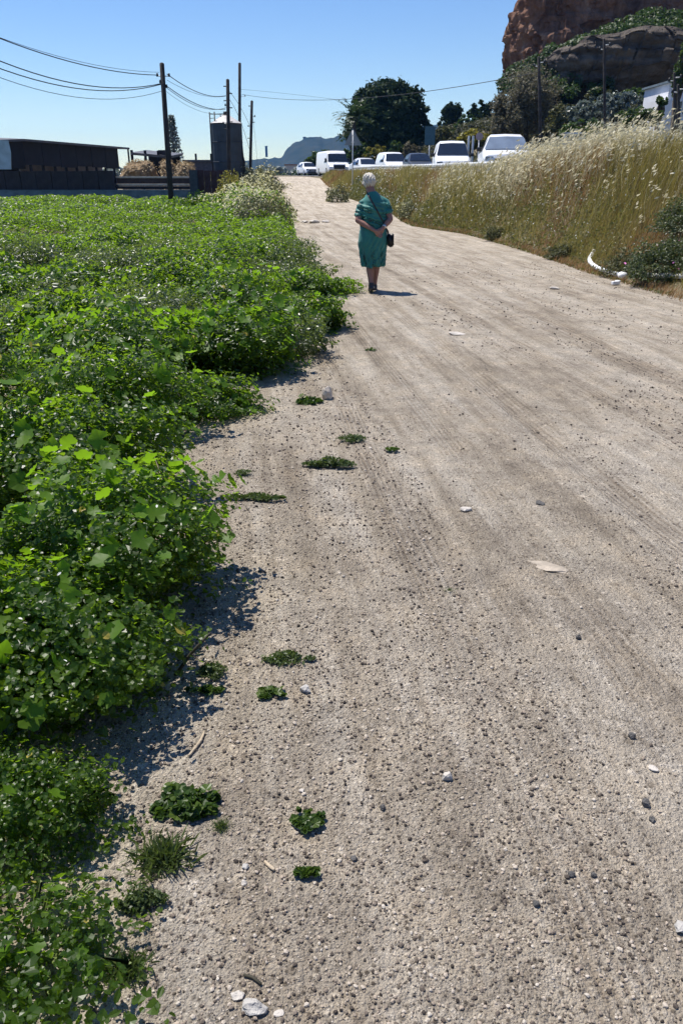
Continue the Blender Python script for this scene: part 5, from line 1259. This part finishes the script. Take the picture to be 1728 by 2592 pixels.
hs(820, 350, 88, 60, 50, 2600, .12, .22, m_bush, 'green shrub under the triangular sign, right of the boxy truck')
hs(862, 352, 86, 60, 36, 2400, .11, .2, m_gold, 'yellowish shrub below the big dark tree, above the white saloon')
hs(905, 345, 86, 50, 34, 2200, .11, .2, m_bush, 'green shrub below the big dark tree, above the white van in tall grass')
hs(945, 350, 84, 55, 40, 2400, .11, .2, m_grey, 'grey shrub below the right side of the big dark tree')
hs(1035, 268, 108, 62, 56, 5200, .15, .28, m_ficus, 'dark rounded tree on the hillside right of the big tree, above the rounded white van', 'hillside_tree', 'tree')
hs(1105, 262, 104, 66, 54, 4200, .15, .28, m_ficus, 'dark skyline tree at the foot of the cliff, left of the twiggy tree', 'hillside_tree', 'tree')
hs(1070, 292, 90, 80, 40, 3600, .13, .24, m_pine, 'olive hillside bush between the two dark skyline trees', 'hillside_shrub')
hs(1010, 312, 80, 60, 44, 3000, .11, .2, m_olive, 'olive shrub behind the square sign and the rounded white van', 'hillside_shrub')
hs(1080, 322, 74, 90, 44, 3600, .1, .2, m_gold, 'yellow-olive bush behind the gap between the rounded white van and the pickup', 'hillside_shrub')
# grey twiggy tree
hs(1210, 235, 64, 160, 150, 15000, .05, .12, m_grey, 'large grey-olive twiggy tree behind the white pickup, with the thin pole in front', 'twiggy_tree', 'tree', dict(lo=.25, limbs=7, noise_s=1.5))
hs(1165, 262, 64, 80, 100, 6000, .05, .12, m_grey, 'smaller grey twiggy tree joined to the left side of the large one', 'twiggy_tree', 'tree', dict(lo=.25, noise_s=1.5))
hs(1290, 275, 60, 90, 80, 5000, .06, .13, m_olive, 'olive bush right of the large twiggy tree', 'hillside_shrub')
hs(1345, 258, 56, 90, 60, 5200, .06, .13, m_silver, 'silvery oleander bush left of the pole in the middle of the slope', 'oleander_bush', 'bush')
hs(1420, 245, 54, 110, 64, 6200, .06, .13, m_silver, 'silvery long-leaved oleander bush between the slope pole and the white house', 'oleander_bush', 'bush')
hs(1345, 300, 50, 130, 46, 5200, .05, .11, m_bush, 'dark shrub low on the slope behind the oat heads, right of the pickup', 'hillside_shrub')
hs(1470, 272, 48, 110, 44, 5200, .05, .11, m_bush, 'dark shrub below the white house behind the oat heads', 'hillside_shrub')
hs(1562, 165, 50, 40, 110, 3600, .06, .12, m_bush, 'green tree cut by the right edge beside the white house', 'hillside_tree', 'tree', dict(lo=.3))
hs(1300, 212, 72, 60, 44, 3000, .09, .17, m_pine, 'green bush on the slope just above the twiggy tree, right of the thin pole', 'hillside_shrub')
hs(1365, 222, 70, 70, 34, 3000, .09, .17, m_olive, 'olive bush at the foot of the shaded rock ledge', 'hillside_shrub')
hs(1450, 220, 66, 80, 30, 3000, .09, .17, m_bush, 'green bush below the dark overhang, left of the white house', 'hillside_shrub')

# ------------------------------------------------------------------ cliff and ledge
m_red = bpy.data.materials.new('red_rock'); t, b, o = nodes(m_red); tc = N(t, 'ShaderNodeTexCoord')
mp = N(t, 'ShaderNodeMapping'); mp.inputs['Scale'].default_value = (1, 1, .35); t.links.new(tc.outputs['Object'], mp.inputs[0])
n1 = noise(t, mp.outputs[0], .55, 8, .65); n2 = noise(t, tc.outputs['Object'], 2.2, 6, .7)
r = ramp(t, [(.3, (.075, .042, .033)), (.48, (.19, .105, .072)), (.6, (.25, .15, .105)), (.75, (.38, .29, .22))]); t.links.new(n1, r.inputs[0])
r2 = ramp(t, [(.3, (.6, .6, .6)), (.7, (1.25, 1.2, 1.15))]); t.links.new(n2, r2.inputs[0])
t.links.new(mixc(t, r.outputs[0], r2.outputs[0], .9, 'MULTIPLY'), b.inputs['Base Color']); b.inputs['Roughness'].default_value = .95; b.inputs['Specular IOR Level'].default_value = .1
bp = N(t, 'ShaderNodeBump'); bp.inputs['Strength'].default_value = .9; bp.inputs['Distance'].default_value = .25; t.links.new(n2, bp.inputs['Height']); t.links.new(bp.outputs[0], b.inputs['Normal'])
m_ledge = bpy.data.materials.new('grey_rock'); t, b, o = nodes(m_ledge); tc = N(t, 'ShaderNodeTexCoord')
mp = N(t, 'ShaderNodeMapping'); mp.inputs['Scale'].default_value = (.5, .5, 1.6); t.links.new(tc.outputs['Object'], mp.inputs[0])
n1 = noise(t, mp.outputs[0], .6, 8, .65); n2 = noise(t, tc.outputs['Object'], 3, 6, .7)
r = ramp(t, [(.3, (.05, .043, .04)), (.5, (.10, .085, .072)), (.7, (.19, .16, .13))]); t.links.new(n1, r.inputs[0])
t.links.new(r.outputs[0], b.inputs['Base Color']); b.inputs['Roughness'].default_value = .95; b.inputs['Specular IOR Level'].default_value = .1
bp = N(t, 'ShaderNodeBump'); bp.inputs['Strength'].default_value = .9; bp.inputs['Distance'].default_value = .2; t.links.new(n2, bp.inputs['Height']); t.links.new(bp.outputs[0], b.inputs['Normal'])
def v3n(x, y, z, s): return (vnoise(x + 3.7 * s, z + y * .7, s) + vnoise(y * .9 + 11.3, z * 1.1 + x * .6, s + 5)) / 2
def cliff(name, foot, ztop, zbot, prof, m, amp, nu=170, nv=120, facet=1.6, lab=None):
    """foot: plan polyline of the face; prof(u,h) -> outward push; the block is closed behind"""
    foot = [Vector((*p, 0)) for p in foot]; L = [0]
    for a, b_ in zip(foot[:-1], foot[1:]): L.append(L[-1] + (b_ - a).length)
    us = np.linspace(0, L[-1], nu); hs_ = np.linspace(0, 1, nv)
    fx = np.interp(us, L, [p.x for p in foot]); fy = np.interp(us, L, [p.y for p in foot])
    tx, ty = np.gradient(fx), np.gradient(fy); ln = np.hypot(tx, ty); nx, ny = ty / ln, -tx / ln
    k = np.ones(15) / 15; pad = lambda q: np.convolve(np.pad(q, 7, 'edge'), k, 'valid'); nx, ny = pad(nx), pad(ny)
    U, Hh = np.meshgrid(us, hs_); zt_ = np.array([ztop(q / L[-1]) for q in us]); zb_ = np.array([zbot(q / L[-1]) for q in us])
    Zz = zb_[None] + (zt_ - zb_)[None] * Hh
    d = prof(U / L[-1], Hh)
    X = fx[None] + nx[None] * d; Y = fy[None] + ny[None] * d
    q = amp * (v3n(X * .16, Y * .16, Zz * .13, 1) - .5) * 2.2 + amp * .55 * (v3n(X * .45, Y * .45, Zz * .35, 2) - .5) * 2 + amp * .42 * (v3n(X * 1.2, Y * 1.2, Zz * .9, 3) - .5) * 2
    strata = amp * (.22 if name == 'cliff' else .75) * (vnoise(Zz * facet + .15 * U, U * .06, 9) - .5)
    q = q + amp * .20 * (v3n(X * 2.6, Y * 2.6, Zz * 2.2, 7) - .5) * 2 + strata
    for bs_, ba in ((1.9, .42), (.85, .26), (.42, .13)):
        wx_ = U / bs_ + .8 * vnoise(U * .7, Zz * .7, 41); wz_ = Zz / (bs_ * 1.3) + .7 * vnoise(U * .5, Zz * .5, 43)
        q = q + amp * ba * (hash2(np.floor(wx_), np.floor(wz_), bs_) - .5) * 1.6
    X = X + nx[None] * q; Y = Y + ny[None] * q
    # top lid running back
    Xb = X[-1:] - nx[None] * 14; Yb = Y[-1:] - ny[None] * 14; Zb = Zz[-1:] + 1.5
    return tag(link(name, grid(name, np.concatenate([X, Xb]), np.concatenate([Y, Yb]), np.concatenate([Zz, Zb]), False), m), kind='structure')
# upper red cliff; silhouette drawn by its leftmost corner
s0 = at(1190, 0, 82); s1 = at(1150, 130, 82); s2 = at(1158, 215, 82)
def prof_up(u, h):
    # lean of the left corner: bulge at the height of the nose, then leaning back
    zz = h; lean = np.interp(zz, [0, .10, .22, .30, .42, .70, 1.0], [-.4, -.5, .3, .15, -.9, -2.3, -3.8])
    crack = -1.6 * np.exp(-((u - .62) / .018) ** 2) * (h > .3) - 1.0 * np.exp(-((u - .74) / .012) ** 2) * (h > .45)
    return lean + crack
zc0 = at(1158, 225, 82).z
cliff('cliff', [(23, 112), (19.2, 98), (17.2, 88), (16.6, 84.5), (17.3, 82.2), (20.5, 80.8), (26, 80), (34, 79), (50, 76)], lambda u: 30 + 4 * u, lambda u: zc0 - 1.5, prof_up, m_red, 1.0, 360, 230)
# grey ledge with an overhang and a dark hollow under it
def prof_l(u, h):
    base_ = np.interp(h, [0, .12, .30, .42, .52, .7, .92, 1.0], [.3, -.8, -2.0, -1.7, -.3, .35, .3, -.4])
    dee = sm((u - .10) / .2)
    return base_ * (.35 + .65 * dee) - .5 * np.exp(-((u - .24) / .03) ** 2) * (h > .35) - .35 * np.exp(-((u - .80) / .012) ** 2)
lt = [at(1280, 105, 71), at(1330, 92, 71), at(1400, 78, 71), at(1480, 62, 71), at(1545, 60, 71), at(1600, 75, 70)]
lx = [p.x for p in lt]; lz = [p.z for p in lt]
zl0 = at(1300, 222, 71).z; zl1 = at(1500, 218, 71).z
cliff('rock_ledge', [(17.0, 80), (16.9, 75), (17.6, 72), (19, 71.2), (22, 71), (27, 70.5), (34, 69)], lambda u: .7 * (float(vnoise(u * 14, 0, 5)) - .5) + float(np.interp(u, [0, .28, .4, .6, .8, 1], [lz[0] - .9, lz[0], lz[1] + .1, lz[2] + .4, lz[3], lz[4]])), lambda u: zl0 - 2.2, prof_l, m_ledge, .75, 300, 150, 2.4)
# scrub hanging on the ledge and on the slope between ledge and cliff
def scrub(name, n, fn, s0, s1, m, lab):
    P_ = []
    for i in range(n):
        x, y, z, r_ = fn(i)
        m_ = int(170 * max(.5, r_)); dv = rng.normal(0, 1, (m_, 3)); dv /= np.linalg.norm(dv, axis=1, keepdims=True)
        pos = np.array([x, y, z]) + dv * rng.uniform(.45, 1, m_)[:, None] * np.array([r_, r_ * .8, r_ * .7])
        nr = dv + rng.normal(0, .6, (m_, 3)); nr[:, 2] += .4
        P_.append(scatter(QD[0], np.array(QD[1]), pos, nr, rng.uniform(s0, s1, m_), np.clip(rng.beta(2, 2, m_) * .7 + .3 * random.random(), 0, 1)))
    V, F, C = join(P_); return tag(link(name, np_mesh(name, V, F, 3, C), m), lab, 'scrub', kind='stuff')
def f_ledge(i):
    px = random.uniform(1300, 1600); b_ = np.interp(px, [1280, 1330, 1400, 1480, 1545, 1600], [112, 96, 74, 58, 60, 80]); tp_ = np.interp(px, [1280, 1380, 1440, 1500, 1560, 1600], [106, 66, 34, 16, 26, 30])
    py = random.uniform(tp_, b_); u = (b_ - py) / max(4, b_ - tp_); Y = 72.0 + 5.5 * u; p = at(px, py, Y); return p.x, Y, p.z - .2, random.uniform(.3, .75)
scrub('ledge_scrub', 150, f_ledge, .09, .18, m_pine, 'green scrub growing on top of the rock ledge below the red cliff')
def f_slope(i):
    px = random.uniform(1150, 1400); tp_ = np.interp(px, [1150, 1200, 1260, 1330, 1400], [175, 150, 108, 118, 150]); py = random.uniform(tp_, 215); Y = 75 - 6 * (py - 110) / 110 + 3 * random.random(); p = at(px, py, Y)
    return p.x, Y, p.z, random.uniform(.3, .8)
scrub('slope_scrub', 190, f_slope, .09, .17, m_pine, 'dark scrub on the steep slope below the red cliff')
m_hsc = leafmat('hill_scrub_leaf', [(0, (.022, .028, .014)), (.5, (.05, .055, .025)), (.85, (.10, .095, .045)), (1, (.19, .17, .09))], (.12, .13, .03), .25, .55, .3)
def f_hill(i):
    while True:
        y = random.uniform(44, 100); x = float(cr(y)) + ROADW + random.uniform(.6, 13)
        if x < .5 * y + 4: break
    return x, y, float(hz(x, y)) + .3, random.uniform(.35, .95)
scrub('hillside_scrub', 900, f_hill, .08, .16, m_hsc, 'olive and grey scrub covering the hillside beyond the road')
def f_far(i):
    x = random.uniform(-26, 12); y = random.uniform(118, 150); return x, y, random.uniform(.2, 1.8), random.uniform(.6, 1.4)
scrub('far_scrub', 160, f_far, .15, .3, m_pine, 'dark band of scrub beyond the far end of the road')

# ------------------------------------------------------------------ signs, right-hand poles, house
m_sign = simple('sign_back', (.20, .23, .25), .5, .1, 3, 0, .2)
m_teal = simple('teal_panel', (.05, .12, .15), .6, .15)
T = [at(790, 334, 58), at(831, 334, 58), at(810, 294, 58)]
cs = Vector((T[2].x, 58, gz(T[2].x, 58))); sg = empty('road_sign', cs); tag(sg, 'triangular road sign seen from its grey back on a single post', 'road sign')
pl = pydata('sign_plate', [q - cs for q in T], [(0, 1, 2)], m_sign, sg); sd_ = pl.modifiers.new('s', 'SOLIDIFY'); sd_.thickness = .03
bv = pl.modifiers.new('b', 'BEVEL'); bv.width = .06; bv.segments = 3; bv.affect = 'VERTICES'
tubes('post', [([(0, -.06, -.2), (0, -.06, T[2].z - cs.z - .15)], .04, 10)], m_galv, sg)
boxes('clamp', [(0, -.09, T[0].z - cs.z + .2, .22, .05, .05), (0, -.09, T[0].z - cs.z + .6, .16, .05, .05)], m_galv, sg)
c = at(987, 312, 66); cs = Vector((c.x, 66, gz(c.x, 66))); sg = empty('road_sign', cs); tag(sg, 'square dark teal sign on a post between the big tree and the rounded white van', 'road sign')
k = 1.102 / FPX * 66 * math.cos(PITCH)
boxes('sign_plate', [(0, 0, c.z - cs.z, 23 * k, .05, 38 * k)], m_teal, sg, .01)
tubes('post', [([(0, .08, -.2), (0, .08, c.z - cs.z)], .05, 8)], m_galv, sg)
for px, py0, py1, w_, lab in ((1074, 312, 352, 5, 'left one of two short pale posts between the rounded white van and the pickup'), (1084, 312, 352, 5, 'right one of two short pale posts between the rounded white van and the pickup')):
    a = at(px, py1, 45); b2 = at(px, py0, 45); z0 = gz(a.x, 45)
    tag(boxes('marker_post', [(0, 0, (b2.z - z0) / 2, .10, .10, b2.z - z0)], m_galv, None, .01, (a.x, 45, z0)), lab, 'post')
c = at(1101, 305, 52); cs = Vector((c.x, 52, gz(c.x, 52))); sg = empty('road_sign', cs); tag(sg, 'small round pinkish sign on a post above the left side of the white pickup', 'road sign')
v, f = tube_mesh([(0, -.02, c.z - cs.z - .2), (0, .02, c.z - cs.z - .2)], .22, 20); pydata('sign_plate', v, f, simple('pink_disc', (.45, .32, .31), .6, .1), sg)
tubes('post', [([(0, .06, -.2), (0, .06, c.z - cs.z - .2)], .035, 8)], m_galv, sg)
c = at(1317, 328, 36); cs = Vector((c.x, 36, float(ip(zr_p, 36)))); fr_ = empty('metal_gate', cs); tag(fr_, 'grey metal gate frame with wire mesh behind the oat heads, right of the pickup', 'gate')
w_ = at(1339, 320, 36).x - at(1295, 320, 36).x; z1 = at(1317, 306, 36).z - cs.z
boxes('gate_frame', [(-w_ / 2, 0, z1 / 2, .06, .06, z1), (w_ / 2, 0, z1 / 2, .06, .06, z1), (0, 0, z1, w_ + .06, .06, .06), (0, 0, z1 * .55, w_, .05, .05), (0, 0, .15, w_, .05, .05)], m_galv, fr_)
boxes('mesh_wire', [(-w_ / 2 + w_ * i / 8, 0, z1 / 2, .012, .012, z1) for i in range(1, 8)], m_galv, fr_)
def rpole(px, pt, pb_, Y, lab, r0=.10, px2=None):
    a = at(px2 or px, pb_, Y); b2 = at(px, pt, Y); return pole('utility_pole', a, b2, r0, r0 * .75, lab, ((.96, .25, 0), (.93, -.2, 0)))
rpole(1236, 132, 300, 40, 'thin dark pole in front of the large grey twiggy tree', .085, 1240)
rpole(1386, 90, 310, 40, 'thin dark pole in front of the shaded rock ledge, in the middle of the slope', .075, 1388)
rpole(1547, 168, 262, 34, 'dark pole in front of the white house at the right edge, left of two', .06, 1548)
rpole(1556, 196, 290, 30, 'dark pole nearest the right edge, in front of the white house, right of two', .06, 1558)
hb = at(1566, 262, 52); hse = empty('house', (hb.x, 53, gz(hb.x, 54))); tag(hse, 'white house with a flat roof half hidden by plants at the right edge', 'house')
m_white = simple('white_wall', (.72, .72, .74), .85, .06, 1)
z0 = gz(hb.x, 54); k = 1.102 / FPX * 53 * math.cos(PITCH); hw = 66 * k; zt_ = at(1535, 190, 53).z - z0
boxes('wall', [(hw * .16, 2.2, zt_ / 2 - .5, hw, 4.2, zt_ + 1)], m_white, hse)
boxes('roof', [(hw * .16, 2.2, zt_ + .06, hw + .3, 4.5, .12)], m_conc, hse)
boxes('wall', [(-hw * .38, .9, zt_ * .37 - .5, hw * .5, 2.0, zt_ * .74 + 1)], m_white, hse)
for x, z in ((hw * .02, zt_ * .62), (hw * .36, zt_ * .62), (hw * .36, zt_ * .3)):
    fr_ = boxes('window', [(0, 0, 0, .62, .08, .8)], m_galv, hse, 0, (x, .09, z)); boxes('pane', [(0, -.045, 0, .5, .02, .68)], m_glass, fr_)
hs(1516, 232, 49, 34, 30, 500, .07, .14, m_bush, 'thin dark leafy plant in front of the white house wall', 'wall_plant', 'plant', dict(lo=.3))

# ------------------------------------------------------------------ far headland
m_far = simple('far_scrub_slope', (.018, .028, .02), .95, .45, .05, 0, 0, .05, (.04, .045, .03))
pr = [(-900, 14), (-600, 22), (-330, 18), (-250, 30), (-175, 34), (-130, 40), (-105, 43), (-95, 60), (-80, 70), (-64, 77), (-45, 79), (-20, 78), (0, 82), (25, 86), (60, 95), (140, 100), (260, 105), (420, 105)]
xs_ = np.linspace(-900, 420, 420); zz = np.interp(xs_, [a for a, b_ in pr], [b_ for a, b_ in pr]) * .88 + 4 * (fbm(xs_ * .04, xs_ * 0, 4, 81) - .5) + 3 * (vnoise(xs_ * .22, xs_ * 0, 82) - .5)
tt = np.linspace(0, 1, 60); XX, TT = np.meshgrid(xs_, tt)
YY = 1250 + 420 * TT; prof_ = np.interp(TT, [0, .35, .6, .8, 1], [0, .55, 1, .97, .2])
ZZ = zz[None] * prof_ - 2 + 7 * (fbm(XX * .03, YY * .03, 4, 83) - .5) * sm(TT / .3) * (TT < .55)
tag(link('far_hill', grid('far_hill', XX, YY, ZZ), m_far), kind='structure')
def farbox(name, px, pt, pb_, wpx, lab, cat, Y=1500, roof=False):
    a = at(px, pb_, Y); b2 = at(px, pt, Y); w_ = wpx * 1.102 / FPX * Y * math.cos(PITCH); h = b2.z - a.z + 6
    root = empty(name, (a.x, Y, a.z - 6)); tag(root, lab, cat)
    boxes('wall', [(0, 0, h / 2, w_, w_, h)], m_brickw, root); boxes('parapet', [(0, 0, h + .6, w_ * 1.15, w_ * 1.15, 1.2)], m_brickw, root)
farbox('tower', 612, 337, 352, 5, 'tiny square tower on the far low ridge left of the headland', 'tower', 1490)
farbox('far_building', 699, 316, 322, 6, 'tiny building on the skyline of the far headland, left of two', 'building')
farbox('far_building', 717, 317, 322, 12, 'wider tiny building on the skyline of the far headland, right of two', 'building')
# hazy trees and roofs between silo and conifer
def f_hz(i):
    x = random.uniform(-62, -10); y = random.uniform(150, 230); return x, y, random.uniform(.5, 3.0), random.uniform(.9, 2.2)
scrub('far_treeline', 130, f_hz, .25, .5, m_silver, 'pale hazy tree line beyond the farmyard')
for px, pt, w_, Y, lab in ((668, 352, 24, 240, 'far pale building left of the boxy truck behind the cream shrubs'), (598, 372, 26, 200, 'far low pale building right of the silo')):
    a = at(px, 380, Y); b2 = at(px, pt, Y); k = 1.102 / FPX * Y * math.cos(PITCH)
    r_ = empty('far_house', (a.x, Y, 0)); tag(r_, lab, 'house'); h = max(3, b2.z * .6); boxes('wall', [(0, 0, h / 2, w_ * k, 6, h)], simple('far_wall', (.4, .38, .36), .9), r_); boxes('roof', [(0, 0, h + .15, w_ * k + .4, 6.4, .3)], simple('far_roof', (.22, .12, .09), .9), r_)

# ------------------------------------------------------------------ haze
HAZE = True
if HAZE:
    m_haze = bpy.data.materials.new('haze'); m_haze.use_nodes = True; t = m_haze.node_tree; t.nodes.clear()
    o = t.nodes.new('ShaderNodeOutputMaterial'); pv = t.nodes.new('ShaderNodeVolumePrincipled')
    pv.inputs['Color'].default_value = (.16, .46, 1.0, 1); pv.inputs['Density'].default_value = .00015; pv.inputs['Anisotropy'].default_value = .2
    t.links.new(pv.outputs[0], o.inputs['Volume'])
    hb_ = boxes('haze', [(0, 0, 0, 5000, 5000, 134)], m_haze, None, 0, (0, 0, 60))
    tag(hb_, kind='stuff'); hb_['label'] = 'thin blue air haze over the far hills'; hb_['category'] = 'haze'
    SC.cycles.volume_bounces = 0
